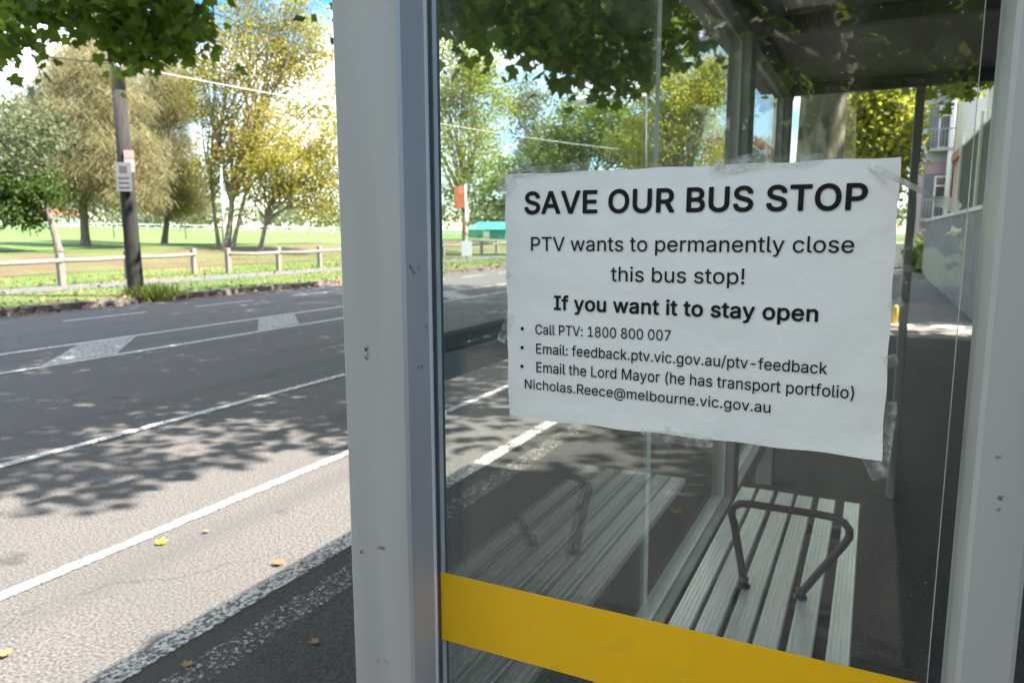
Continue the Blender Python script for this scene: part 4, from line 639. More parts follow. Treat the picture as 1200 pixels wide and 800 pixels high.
def tree(name, label, cat, base, top, r_, blobs, nclump, per, crad, lsize, tmpl, lm, bm, n_main=14, rr=.1, down=.4, up=.5, group=None, extra_trunks=(), clumps=None, twig_tip=.01, flat_=.7):
    t = thing(name, [float(c) for c in base], label, cat, group)
    cc = blob_clumps(blobs, nclump) if clumps is None else clumps
    mb = MB(); limb_paths(mb, base, top, r_, cc, n_main, rr, tip=twig_tip)
    for eb, et, er in extra_trunks: limb_paths(mb, eb, et, er, cc, max(4, n_main//2), rr*.8, tip=twig_tip)
    mb.build('trunk', bm, t, origin=[float(c) for c in base])
    p, k = clump_leaves(cc, per, crad, flat_)
    leaf_mesh('crown', p, lsize, tmpl, lm, t, down, up, rnd=rng.uniform(.1, .9, len(cc))[k])
    return t

# --- the plane trees along the near kerb: shade the road, hang over the picture
def lit(c, m=.0):
    x, y = c[:, 0]-.69*c[:, 2], c[:, 1]-.25*c[:, 2]
    w = .22*np.sin(y*2.3) + .16*np.sin(y*5.1+1)
    return (x > -4.25+w-m) & (x < 1.5) & (y > -2.0) & (y < 3.9+m+.3*np.sin(x*3))
def plane_crown(ctr, rad, n, zmin=3.6):
    c = blob_clumps([(*ctr, *rad)], n); c = c[c[:, 2] > min(zmin, ctr[2]-rad[2]+.2) + .25*np.abs(c[:, 0]-ctr[0])*0]
    q = c-EYE; w = q@FW; px_ = 600+F_PX*(q@RT)/w; py_ = 400-F_PX*(q@UP)/w
    gx_, gy_ = c[:, 0]-.69*c[:, 2], c[:, 1]-.25*c[:, 2]
    return c[~lit(c) & ~((gx_ > -3.6) & (gx_ < 1.5) & (gy_ > -9.2) & (gy_ < -1.9)) & ~((w > 0) & (((px_ > 225) & (px_ < 420) & (py_ > -70)) | ((px_ > 725) & (px_ < 870) & (py_ > 35)) | ((px_ > 500) & (px_ < 660) & (py_ > 35)) | ((px_ > 655) & (px_ < 730) & (py_ > 80))))]              # clumps left out to let sun through and keep views open
def plane_tree(label, base, top, ctr, rad, n, boughs, per=46, lsize=.2, bm_='lf_plane'):
    cc = plane_crown(ctr, rad, n); t = thing('plane_tree', base, label, 'tree', 'plane trees along the near kerb')
    allc = np.vstack([cc, boughs]) if len(boughs) else cc
    mb = MB(); limb_paths(mb, base, top, .235, cc[cc[:, 2] > top[2]+1.2], 9, .1, wig=.03, tip=.012, t_lo=.93)
    for e in boughs[::3] if len(boughs) else []:                     # thin hanging twigs out of the crown
        s0 = e + np.array([-.2, .2, 1.5]) + rng.normal(size=3)*.3; mb.tube([s0, s0*.45+e*.55+np.array([.1, 0, .1]), e], [.014, .009, .004], 5, caps=False)
    mb.build('trunk', 'bark_plane', t, origin=base)
    p, k = clump_leaves(cc, per, .42, .6)
    vis = p[~lit(p, -.1)]; leaf_mesh('crown', vis, lsize, KITE*np.array([1.25, 1]), 'lf_plane', t, .35, .6)
    if len(boughs):
        p, k = clump_leaves(boughs, 34, .21, .75)
        leaf_mesh('bough', p, .15, MAPLE, bm_, t, .55, .5, rnd=rng.uniform(.1, .9, len(boughs))[k])
    return t
def px_boughs(lst):
    o = []
    for x, y, rx, ry, d, n in lst:
        for _ in range(n):
            o.append(gd(x+rng.uniform(-rx, rx), y+rng.uniform(-ry, ry), d+rng.uniform(-.7, .7)))
    return np.array(o)
boughs_a = px_boughs([(18, 4, 30, 12, 8, 6), (8, 30, 8, 12, 8, 2), (3, 62, 5, 16, 8, 2), (75, 2, 25, 12, 8.3, 4), (110, 6, 28, 12, 8.6, 6), (138, 26, 18, 14, 8.6, 5), (172, 18, 28, 18, 8.8, 8),
    (186, 42, 24, 10, 8.8, 5), (164, 62, 8, 6, 8.8, 2), (214, 36, 12, 14, 8.8, 3), (228, 8, 16, 10, 8.8, 3), (160, -22, 110, 12, 9, 11), (50, -26, 70, 10, 8, 6)])
boughs_b = px_boughs([(550, 2, 45, 18, 7.5, 9), (600, 14, 45, 20, 7.6, 11), (645, 34, 32, 26, 7.8, 9), (700, 56, 40, 24, 7.8, 12), (740, 30, 45, 34, 7.6, 13), (765, 48, 18, 18, 7.6, 4), (712, 82, 18, 10, 7.8, 3), (655, 68, 12, 8, 7.8, 2), (795, 18, 18, 16, 7.6, 4), (650, -10, 130, 14, 7.8, 22)])
plane_tree('tall plane tree with patchy bark standing just past the far end of the bus shelter', (-.51, 6.75, 0), (-.49, 6.7, 4.6), (-4.0, 7.6, 8.6), (6.6, 7.6, 4.4), 950, np.vstack([boughs_a, boughs_b]), 66, .165)
bh = np.array([gd(0, 0, 1)]*0).reshape(0, 3)
refl = np.array([(.42+rng.normal()*.3, -4.6+rng.normal()*.5, 3.5+rng.normal()*.4) for _ in range(34)])
plane_tree('plane tree with a forked sunlit trunk on the footpath behind the photographer', (-.42, -7.4, 0), (-.45, -7.4, 3.5), (-4.8, -10, 7.8), (6.5, 6.2, 4.9), 560, refl, 40, .2, 'lf_bright')  # hanging leaves get a brighter green that paints in sunlight
plane_tree('third plane tree along the near kerb, further up the road past the shelter', (-.95, 15.5, 0), (-.95, 15.5, 4.6), (-4.6, 15.6, 8.6), (6.0, 6.5, 4.3), 520, bh, 46, .24)
# garden tree behind the boundary wall: shades the shelter
gc = blob_clumps([(5.0, 5.2, 7.3, 3.6, 4.6, 2.3), (3.2, 9.0, 6.3, 2.2, 3.0, 1.9)], 260)
gx = gc[:, 0]-.69*gc[:, 2]; gyy = gc[:, 1]-.25*gc[:, 2]
gc = gc[(gx > -1.5+.25*np.sin(gyy*4)) & (gc[:, 0] > 1.2)]
gt = tree('garden_or_added_tree', 'leafy tree rising behind the concrete boundary wall beside the shelter', 'tree', (5.2, 6.2, 0), (5.1, 6.1, 5.5), .17, None, 0, 52, .4, .17, KITE*np.array([1.3, 1]), 'lf_plane', 'bark', 16, .07, clumps=gc)
hang = px_boughs([(1118, 84, 20, 10, 9.5, 7), (1140, 74, 12, 10, 9.5, 4), (1112, 98, 10, 5, 9.5, 2), (1150, 60, 8, 12, 9.5, 3), (1112, 12, 28, 16, 9.5, 5)])
hm = hang.mean(0); mb = MB(); st_ = np.array([5.1, 6.1, 5.2]); mid_ = (hm+st_)/2+np.array([0, 0, .7])
mb.tube([(1-t)**2*st_+2*t*(1-t)*mid_+t*t*(hm+np.array([0, 0, .2])) for t in np.linspace(0, 1, 8)], [.06, .052, .045, .037, .03, .022, .015, .01], 6)
for e in hang[::2]: mb.tube([hm+np.array([0, 0, .2]), (hm+e)/2+np.array([0, 0, .2]), e], [.01, .007, .003], 4, caps=False)
twig = mb.build('branch', 'bark', gt)
p, k = clump_leaves(hang, 30, .2, .7); bo = leaf_mesh('bough', p, .15, MAPLE, 'lf_bright', gt, .5, .5)
import bmesh                                                       # twigs and leaves are one hanging bough
bm = bmesh.new(); bm.from_mesh(bo.data); nf = len(bm.faces); tm = twig.data.copy(); tm.transform(Matrix.Translation(Vector(twig.location)-Vector(bo.location))); bm.from_mesh(tm)
bm.faces.ensure_lookup_table()
for f_ in bm.faces[nf:]: f_.material_index = 1
bm.to_mesh(bo.data); bm.free(); bo.data.materials.append(M['bark']); bpy.data.objects.remove(twig)

# --- park trees across the road
def blobs_px(lst, d): return [(*gd(x, y, d+dd), rx*d/F_PX, (rx+ry)*.5*d/F_PX, ry*d/F_PX) for x, y, rx, ry, dd in lst]
def gbase(x, d):
    q = gd(x, 280, d); u = kx(q[1])-q[0]; return [float(q[0]), float(q[1]), ter(u)]
def at_h(x, y, d): return [float(c) for c in gd(x, y, d)]
PG = 'park trees beyond the rail fence'
tree('sheoak', 'big tan sheoak with drooping needles standing left of the dark pole', 'tree', gbase(100, 42), at_h(98, 190, 42), .24,
     blobs_px([(110, 120, 62, 60, 0), (55, 165, 50, 62, 1), (110, 75, 45, 34, 1), (150, 195, 42, 52, -1), (95, 205, 55, 35, 0)], 42), 420, 170, .5, .5, STRIP*np.array([1.0, 1]), 'lf_sheoak', 'bark', 14, .07, .75, .1, PG, twig_tip=.012)
tree('sheoak', 'narrower tan sheoak showing just behind and right of the dark pole', 'tree', gbase(192, 50), at_h(192, 190, 50), .2,
     blobs_px([(196, 115, 36, 48, 0), (188, 195, 40, 52, 0), (210, 222, 34, 34, 1)], 50), 220, 160, .55, .55, STRIP*np.array([1.1, 1]), 'lf_sheoak', 'bark', 10, .07, .75, .1, PG, twig_tip=.012)
tree('broadleaf_tree', 'small dark green bushy tree with a leaning trunk at the left edge of the park', 'tree', gbase(68, 36), at_h(50, 228, 36), .17,
     blobs_px([(22, 245, 34, 22, 0), (8, 222, 30, 26, 0), (45, 222, 26, 20, 0)], 36), 90, 60, .34, .2, KITE, 'lf_shrub', 'bark', 12, .07, .4, .5, PG)
gl_ = [o for o in bpy.data.objects if o.name.startswith('broadleaf_tree')][0]
p, k = clump_leaves(blob_clumps(blobs_px([(20, 175, 44, 34, 0), (50, 150, 34, 26, 0), (5, 150, 26, 40, 0)], 36), 120), 26, .42); leaf_mesh('upper_crown', p, .2, KITE, 'lf_grey', gl_, .4, .5)
tree('autumn_plane', 'tall thin autumn tree with several stems and yellow top, beside the post', 'tree', gbase(265, 45), at_h(272, 205, 45), .2,
     blobs_px([(285, 60, 60, 58, 0), (342, 45, 44, 50, 1), (248, 110, 40, 44, 0), (368, 100, 40, 56, 2), (255, 200, 44, 30, 0), (300, 150, 58, 44, 0), (318, -15, 60, 40, 0)], 45), 460, 64, .5, .165, KITE, 'lf_gold', 'bark_pale', 34, .09, .4, .5, PG,
     extra_trunks=[(gbase(256, 45.3), at_h(245, 190, 45.3), .13), (gbase(272, 44.8), at_h(305, 170, 44.8), .13)])
tree('autumn_plane', 'low spreading tan tree with a trunk leaning right, next to the shelter post', 'tree', gbase(304, 43), at_h(316, 235, 43), .14,
     blobs_px([(338, 190, 52, 42, 0), (368, 228, 36, 30, 0), (312, 212, 36, 32, 0), (395, 180, 40, 50, 1)], 43), 220, 66, .42, .17, KITE*np.array([.8, 1.1]), 'lf_gold', 'bark', 20, .06, .6, .4, PG)
tree('autumn_plane', 'yellow green tree seen through the glass right beside the left shelter post', 'tree', gbase(545, 55), at_h(545, 215, 55), .22,
     blobs_px([(540, 70, 42, 52, 0), (565, 120, 42, 48, 1), (545, 190, 52, 48, 0), (500, 120, 50, 60, 2)], 55), 280, 62, .5, .21, KITE, 'lf_yellow', 'bark', 24, .1, .4, .5, PG)
tree('gum_tree', 'pale grey green gum tree in the distance under the gap of sky', 'tree', gbase(625, 78), at_h(625, 205, 78), .25,
     blobs_px([(622, 128, 26, 40, 0), (640, 180, 45, 34, 0)], 78), 150, 40, .6, .34, KITE*np.array([.7, 1.1]), 'lf_grey', 'bark_pale', 18, .1, .6, .4, PG)
tree('broadleaf_tree', 'full mid green tree above the middle of the notice', 'tree', gbase(690, 50), at_h(690, 215, 50), .24,
     blobs_px([(690, 150, 52, 40, 0), (650, 190, 40, 36, 0), (735, 175, 40, 40, 1), (590, 215, 50, 30, 1)], 50), 320, 66, .48, .21, KITE, 'lf_green', 'bark', 20, .1, .4, .5, PG)
tree('autumn_plane', 'bright yellow green tree above the notice, left of the shelter posts', 'tree', gbase(800, 45), at_h(795, 215, 45), .22,
     blobs_px([(795, 110, 50, 48, 0), (832, 92, 26, 32, 0), (765, 165, 48, 42, 0), (815, 170, 36, 40, 1)], 45), 320, 66, .42, .175, KITE, 'lf_sunny', 'bark', 22, .1, .4, .5, PG)
tree('broadleaf_tree', 'small far tree low between the two left shelter posts', 'tree', gbase(880, 95), at_h(880, 215, 95), .25,
     blobs_px([(855, 172, 24, 26, 0), (892, 182, 22, 24, 0)], 95), 120, 40, .6, .34, KITE, 'lf_far', 'bark', 14, .1, .4, .5, PG)
tree('broadleaf_tree', 'sunlit bright green street tree beyond the far end of the shelter', 'tree', (.2, 31, 0), (.25, 31, 3.2), .17,
     blobs_px([(1030, 130, 42, 40, 0), (1042, 185, 28, 40, 0), (1005, 175, 34, 48, 1)], 28), 300, 54, .34, .2, KITE, 'lf_sunny', 'bark', 18, .08, .4, .5)
# unseen trees, added to keep bright sky out of the glass reflections
BG_ = 'unseen trees added behind the photographer to block sky in the glass'
for x, y, h, r_, lab in ((-1.2, -22, 11, 3.6, 'bushy tree added behind the photographer on the near kerb'), (-17.5, -17, 12, 4.5, 'wide tree added behind the photographer on the far verge'), (-13.5, -34, 12, 5.0, 'broad tree added far behind the photographer, out along the road'), (4.5, -20, 10, 3.4, 'tree added behind the photographer rising over the boundary wall'), (-9, -21, 11, 4.2, 'dense tree added behind the photographer overhanging the traffic lanes'), (-25, -28, 13, 5.5, 'large tree added behind the photographer beyond the rail fence'), (-6.5, -46, 13, 5.5, 'farthest tree added behind the photographer where the road bends')):
    tree('sky_block_tree', lab, 'tree', (x, y, 0), (x, y, h*.4), .2, [(x, y, h*.55, r_, r_, h*.45), (x+r_*.3, y+1, h*.3, r_*.8, r_*.8, h*.26)], 170, 46, .6, .42, KITE*np.array([1.2, 1]), 'lf_green', 'bark', 8, .08, .4, .5, BG_)
for x, y, h, r_, lab in ((6.2, 12.5, 9, 2.6, 'rounded tree added behind the boundary wall near the wall gap'), (5.5, 18.5, 8, 2.4, 'smaller rounded tree added behind the boundary wall before the townhouse')):
    tree('garden_or_added_tree', lab, 'tree', (x, y, 0), (x, y, h*.45), .15, [(x, y, h*.6, r_, r_, h*.38)], 120, 44, .5, .3, KITE*np.array([1.2, 1]), 'lf_plane', 'bark', 8, .07, .4, .5)
# far wood
far = []
for i in range(130):
    a = R(rng.uniform(-5, 88)); d = rng.uniform(185, 250); q = np.array([-math.sin(a)*d, math.cos(a)*d]); h = rng.uniform(4, 9)
    far.append((q[0], q[1], 3.5+h*.5, rng.uniform(4, 9), rng.uniform(4, 9), h*.55))
cc = blob_clumps(far, 2600); p, k = clump_leaves(cc, 9, .9)
tag(leaf_mesh('distant_wood', p, 1.15, KITE, 'lf_far', None, .3, .5, rnd=rng.uniform(.1, .9, len(cc))[k]), 'hazy line of distant trees along the far side of the sports field', 'trees', kind='stuff')

# ------------------------------------------------------------------ across the road
pb = [float(c) for c in gz(160, 347, .12)]
up_ = thing('utility_pole', pb, 'dark timber utility pole with two small signs on the far verge', 'utility pole')
ln = np.array([-.0, 0, 1]); px_, py_ = pb[0], pb[1]
def pol(z): return (px_-.012*z*1.0, py_+.0*z, z)
mb = MB(); mb.tube([pol(0), pol(.15), pol(2.5), pol(4.9)], [.2, .185, .17, .15], 14); mb.build('shaft', 'pole', up_)
mb = MB(); mb.tube([pol(4.9), pol(6.0), pol(7.6)], [.15, .145, .14], 14); mb.build('pale_section', 'pole_top', up_)
mb = MB(); mb.tube([pol(7.59), pol(7.66)], [.15, .15], 14); mb.build('cap', 'alu_rail', up_)
def facing_plate(c, w, h, th, m, name, parent):
    d = np.array([EYE[0]-c[0], EYE[1]-c[1], 0]); d /= np.linalg.norm(d); s = np.array([-d[1], d[0], 0]); z = np.array([0, 0, 1.0]); c = np.array(c, float)
    vs = [c+s*a*w/2+z*e*h/2+d*f for f in (0, th) for a, e in ((-1, -1), (1, -1), (1, 1), (-1, 1))]
    mb = MB(); mb.add(vs, [(3, 2, 1, 0), (4, 5, 6, 7), (0, 1, 5, 4), (1, 2, 6, 5), (2, 3, 7, 6), (3, 0, 4, 7)]); return mb.build(name, m, parent)
PD = 18.75
def on_pole(x, y, off, pxc):
    z = float(gd(x, y, PD)[2]); c = np.array(pol(z)); d = np.array([EYE[0]-c[0], EYE[1]-c[1], 0]); d /= np.linalg.norm(d); sd_ = np.array([-d[1], d[0], 0])
    return c + d*off + sd_*((x-pxc)*PD/F_PX)
c1 = on_pole(149, 213, .2, 151.5); pl = facing_plate(c1, .32, .66, .05, mat('grey_sign', (.2, .215, .225), (.15, .165, .175), 10, .5), 'sign_plate', up_)
c2 = on_pole(155, 196, .185, 151); pl2 = facing_plate(c2, .22, .5, .012, mat('dull_white_sign', (.38, .37, .38), (.32, .31, .32), 9, .6), 'sign_plate', up_)
facing_plate(on_pole(155, 188.5, .199, 151), .2, .17, .006, mat('faded_red', (.6, .3, .3), rough=.6), 'printed_panel', pl2)
for i, (y, hh) in enumerate(((205, .15), (214, .04), (219, .03), (224, .03))):
    facing_plate(on_pole(149, y, .252, 151.5), .16 if i == 0 else .22, hh, .005, mat('grey_print', (.07, .075, .085), rough=.6), 'printed_panel', pl)
ia = on_pole(147, 97, .14, 145); mb = MB(); mb.tube([ia, ia+np.array([.06, -.1, 0]), ia+np.array([.07, -.14, .02])], .045, 8); mb.build('insulator', 'white', up_)
def wire(a, b_, sag, r_, m, label, name='power_line'):
    a, b_ = np.array(a), np.array(b_); mb = MB()
    mb.tube([a*(1-t)+b_*t - np.array([0, 0, sag*4*t*(1-t)]) for t in np.linspace(0, 1, 26)], r_, 5)
    return tag(mb.build(name, m), label, 'cable')
w0 = ia+np.array([.07, -.12, .02])
wire(w0, gd(-120, 48, 15), .0, .014, 'wire', 'thin black overhead wire running left from the utility pole')
wire(w0, gd(760, 178, 48), .25, .011, 'wire_white', 'pale sheathed overhead cable running right from the utility pole')
wire(gd(60, -60, 19), gd(560, 120, 50), .3, .018, 'wire', 'higher dark overhead wire crossing in front of the autumn tree')
# rail fence
def fz(X, Y): return ter(kx(Y)-X)
fposts1 = [(-21.8, 3.6), (-22.1, 7.1), (-22.5, 10.7)]; fa = [gz(73, 335, .12), gz(151, 327.5, .12), gz(228, 321, .12)]
fb = [gz(268, 320, .12), gz(327, 317, .12), gz(375, 313.5, .12)]
def rail_fence(label, pts, h=.95):
    f = thing('rail_fence', [float(pts[0][0]), float(pts[0][1]), .12], label, 'fence', None); tops = []
    for q in pts:
        z0 = fz(q[0], q[1]); mb = MB(); lean = random.uniform(-.02, .02)
        mb.box(q[0]-.085, q[0]+.085, q[1]-.085, q[1]+.085, z0-.02, z0+h, .012); mb.build('post', 'wood', f); tops.append((q[0], q[1], z0+h))
    for a, c in zip(tops[:-1], tops[1:]):
        d = np.array(c)-np.array(a); n = np.array([d[1], -d[0], 0]); n /= np.linalg.norm(n)
        if n[0] < 0: n = -n
        o = n*.09 + np.array([0, 0, -.22]); mb = MB(); mb.tube([np.array(a)+o, (np.array(a)+np.array(c))/2+o+np.array([0, 0, -.02]), np.array(c)+o], .07, 6, sq=(.9, .45)); mb.build('rail', 'wood', f)
    return f
st = np.array(fa[0]); 
fl = [st - np.array([0, 3.4*k, 0])*1.0 + np.array([.35*k, 0, 0]) for k in (3, 2, 1)] + fa
rail_fence('weathered timber post and rail fence crossing behind the utility pole', [(q[0], q[1]) for q in fl])
fr = [(q[0], q[1]) for q in fb] + [(-24.3-.03*k*k, 28.1+3.1*k) for k in range(1, 11)]
rail_fence('weathered timber post and rail fence right of the gap, running on beyond the shelter post', fr)
# opposite bus stop sign
sb = [float(c) for c in gz(546.5, 303, .12)]; sd = float((np.array(sb)-EYE)@FW)
bs = thing('bus_stop_sign', sb, 'orange flag sign on a red and white banded pole seen through the glass', 'bus stop sign')
hs = sd/F_PX
mb = MB(); mb.tube([sb, (sb[0], sb[1], sb[2]+85*hs)], .055, 10); mb.build('pole', 'white', bs)
for z0, z1 in ((27, 33), (39, 45)):
    mb = MB(); mb.tube([(sb[0], sb[1], sb[2]+z0*hs), (sb[0], sb[1], sb[2]+z1*hs)], .075, 10); mb.build('red_band', 'orange', bs)
facing_plate(gd(538.5, 231, sd-.05), 12*hs, 25*hs, .05, 'orange', 'flag', bs)
facing_plate(gd(547, 291, sd-.12), 12*hs, 17*hs, .1, 'white', 'timetable_case', bs)
facing_plate(gd(548, 252, sd-.1), 3.5*hs, 14*hs, .05, 'white', 'sign_plate', bs)
# street lamp half hidden in the trees
sl_b = gbase(757, 40); sl = thing('street_lamp', sl_b, 'pale street lamp with a horizontal arm among the trees above the notice', 'street lamp')
e1, e2, e3 = gd(757, 112, 40), gd(700, 117, 40), gd(676, 118, 40)
mb = MB(); mb.tube([sl_b, e1], [.09, .05], 8); mb.build('pole', 'post_dark', sl)
mb = MB(); mb.tube([e1, e2], .09, 8); mb.build('arm', 'white', sl)
mb = MB(); mb.tube([gd(692, 117, 40), gd(684, 117, 40), gd(672, 120, 40)], [.1, .22, .12], 10); mb.build('lamp_head', 'white', sl)
lp_b = gbase(261, 41); lp = thing('metal_pole', lp_b, 'thin pale grey metal pole in front of the autumn tree stems', 'pole')
mb = MB(); mb.tube([lp_b, at_h(259, 195, 41)], [.06, .05], 8); mb.build('shaft', 'alu_rail', lp); mb = MB(); mb.tube([at_h(259, 195.5, 41), at_h(259, 193.5, 41)], .09, 8); mb.build('cap', 'alu_rail', lp)
# ground fence round the oval
of = thing('boundary_fence', [float(c) for c in gbase(200, 118)], 'long white rail fence round the far side of the sports field', 'fence')
pts = [gbase(x, 118) for x in range(-60, 680, 18)]
for q in pts: mb = MB(); mb.box(q[0]-.06, q[0]+.06, q[1]-.06, q[1]+.06, q[2]-.05, q[2]+1.1); mb.build('post', 'white', of)
for z in (.55, 1.05): mb = MB(); mb.tube([(q[0], q[1], q[2]+z) for q in pts], .06, 5); mb.build('rail', 'white', of)
for x, d, lab in ((134, 60, 'thin dark post standing on the grass right of the sheoak trunk'), (218, 66, 'thin dark post on the grass left of the autumn tree'), (36, 64, 'thin dark post on the grass at the left of the park')):
    q = gbase(x, d); t = thing('field_post', q, lab, 'post'); mb = MB(); mb.tube([q, (q[0], q[1], q[2]+1.6)], .05, 6); mb.build('shaft', 'post_dark', t); mb = MB(); mb.tube([(q[0], q[1], q[2]+1.6), (q[0], q[1], q[2]+1.68)], [.09, .05], 6); mb.build('cap', 'post_dark', t)
# teal roofed shed
q = gbase(578, 105); pv = thing('sports_shed', q, 'low sports shed with a teal green roof at the edge of the field', 'shed')
mb = MB(); mb.box(q[0]-3, q[0]+3, q[1]-2.0, q[1]+2.0, q[2]-.1, q[2]+1.3); mb.build('wall', 'teal', pv)
mb = MB(); mb.add([(q[0]-3.4, q[1]-2.4, q[2]+1.3), (q[0]+3.4, q[1]-2.4, q[2]+1.3), (q[0]+3.4, q[1]+2.4, q[2]+1.3), (q[0]-3.4, q[1]+2.4, q[2]+1.3), (q[0]-2.4, q[1], q[2]+2.4), (q[0]+2.4, q[1], q[2]+2.4)],
    [(0, 1, 5, 4), (1, 2, 5), (2, 3, 4, 5), (3, 0, 4), (3, 2, 1, 0)]); mb.build('roof', 'teal', pv)
mb = MB(); mb.box(q[0]-.5, q[0]+.5, q[1]-2.05, q[1]-2.003, q[2]-.08, q[2]+1.1); mb.build('door', 'white', pv)
for x, d, s, lab in ((190, 230, 1.0, 'distant white walled house with a red roof beyond the field, behind the pole'), (72, 240, 1.2, 'distant white walled house with a red roof beyond the field at the far left')):
    q = gbase(x, d); h = thing('house', q, lab, 'house', None)
    mb = MB(); mb.box(q[0]-6*s, q[0]+6*s, q[1]-4*s, q[1]+4*s, q[2]-.5, q[2]+3.2*s); mb.build('wall', 'render_white', h)
    mb = MB(); z0, z1 = q[2]+3.2*s, q[2]+5.6*s; x0, x1, y0, y1 = q[0]-6.6*s, q[0]+6.6*s, q[1]-4.6*s, q[1]+4.6*s
    mb.add([(x0, y0, z0), (x1, y0, z0), (x1, y1, z0), (x0, y1, z0), (q[0]-3*s, q[1], z1), (q[0]+3*s, q[1], z1)], [(0, 1, 5, 4), (1, 2, 5), (2, 3, 4, 5), (3, 0, 4), (3, 2, 1, 0)]); mb.build('roof', 'terracotta', h)
    for dx in (-3, 2.2):
        mb = MB(); mb.box(q[0]+dx*s, q[0]+(dx+1.4)*s, q[1]-4.06*s, q[1]-4.005*s, q[2]+1*s, q[2]+2.3*s); mb.build('window', 'window', h)

# grass blades and litter on the far verge
n = 26000; Y = rng.uniform(3, 40, n); u = rng.uniform(.35, 14, n)**1.0; keep = ~((u > 3.8) & (u < 5.85)); Y, u = Y[keep], u[keep]
c = np.array([(kx(a)-b_, a, ter(b_)-.01) for a, b_ in zip(Y, u)])
tag(leaf_mesh('verge_grass', c, .1, STRIP*np.array([3.2, 1]), 'blade', None, -.75, 0), 'short patchy grass on the verge and park edge across the road', 'grass', kind='stuff')
pn = np.array(pb); a_ = rng.uniform(0, 6.28, 900); rr_ = rng.uniform(.12, .62, 900)
c = np.stack([pn[0]+np.cos(a_)*rr_+.25, pn[1]+np.sin(a_)*rr_+.2, np.full(900, .11)], 1)
tag(leaf_mesh('grass_tuft', c, .3, STRIP*np.array([1.6, 1]), 'blade', None, -.8, 0), 'tuft of longer grass round the foot of the utility pole', 'grass', kind='stuff')
n = 2600; Y = rng.uniform(2, 40, n); u = np.concatenate([rng.normal(-.12, .12, n//2), rng.uniform(.3, 9, n-n//2)])
c = np.array([(kx(a)-b_, a, (.012 if b_ < 0 else ter(b_)+.03 + (.02 if b_ < .3 else 0))) for a, b_ in zip(Y, u)])
tag(leaf_mesh('leaf_litter', c, .11, KITE*np.array([1.2, 1]), 'leaf_tan', None, .05, 3.0), 'brown leaf litter along the far gutter and verge', 'leaves', kind='stuff')

# ------------------------------------------------------------------ right side: wall and buildings
WX = 1.64
bw = thing('boundary_wall', (WX+.1, 5, 0), 'long grey concrete boundary wall along the footpath with sage metal fence on top', 'wall')
for s0, s1, n_ in ((-12, 13.1, 9), (15.4, 33.2, 6)):  # unseen gap between the runs, added to let sun onto the path
    for k in range(n_):
        y0, y1 = s0+(s1-s0)*k/n_, s0+(s1-s0)*(k+1)/n_; mb = MB(); mb.box(WX+.003*(k % 2), WX+.2, y0+.004, y1-.004, -.05, 2.0, .006); mb.build('wall_panel', 'concrete', bw)
    mb = MB(); mb.box(WX-.03, WX+.23, s0, s1, 2.001, 2.08, .008); mb.build('coping', 'pale_concrete', bw)
for s0, s1 in ((1.35, 13.1), (15.4, 21.0)):  # near end added out of view to shade the bench
    mb = MB(); mb.box(WX+.08, WX+.12, s0, s1, 2.082, 3.62); y = s0
    while y < s1-.06: mb.box(WX+.06, WX+.079, y, y+.06, 2.09, 3.6); y += .3
    mb.build('metal_fence', 'fence_metal', bw)
    mb = MB(); mb.box(WX+.05, WX+.15, s0, s1, 3.621, 3.68, .004); mb.build('fence_capping', 'white', bw)
for y in (1.3, 3.5, 8.0, 12.9, 17.0, 20.8):
    mb = MB(); mb.box(WX-.0, WX+.055, y, y+.09, 2.085, 3.9, .004); mb.build('fence_post', 'white', bw)
# terracotta trimmed building
tb = thing('townhouse', (6, 27, 0), 'cream and pink townhouse with terracotta trim behind the boundary wall', 'house')
mb = MB(); mb.box(2.45, 12, 24, 33, 0, 4.2); mb.build('wall', 'render_pink', tb)
mb = MB(); mb.add([(2.42, 23.9, 4.5), (12, 23.9, 4.5), (12, 33.1, 4.5), (2.42, 33.1, 4.5), (2.42, 23.9, 8.0), (12, 23.9, 12.5), (12, 33.1, 12.5), (2.42, 33.1, 8.0)],
    [(3, 2, 1, 0), (4, 5, 6, 7), (0, 1, 5, 4), (1, 2, 6, 5), (2, 3, 7, 6), (3, 0, 4, 7)]); mb.build('upper_wall', 'render_white', tb)
mb = MB(); mb.box(2.34, 12.1, 23.8, 33.2, 4.2, 4.5, .02); mb.build('cornice', 'terracotta', tb)
for x in (2.6, 3.9, 5.2):
    mb = MB(); n_ = 10; xc = x+.55; vs = []
    for yv in (23.86, 23.998):
        for i in range(n_+1):
            a = math.pi*i/n_; vs += [(xc-.55*math.cos(a), yv, 3.3+.55*math.sin(a)), (xc-.38*math.cos(a), yv, 3.3+.38*math.sin(a))]
    m0 = 2*(n_+1); fs = []
    for i in range(n_):
        fs += [(2*i, 2*i+2, 2*i+3, 2*i+1), (2*i, m0+2*i, m0+2*i+2, 2*i+2), (2*i+1, 2*i+3, m0+2*i+3, m0+2*i+1)]
    mb.add(vs, fs); mb.build('arch', 'terracotta', tb)
    mb = MB(); mb.box(xc-.36, xc+.36, 23.95, 23.997, 1.6, 3.3); mb.build('window', 'window', tb)
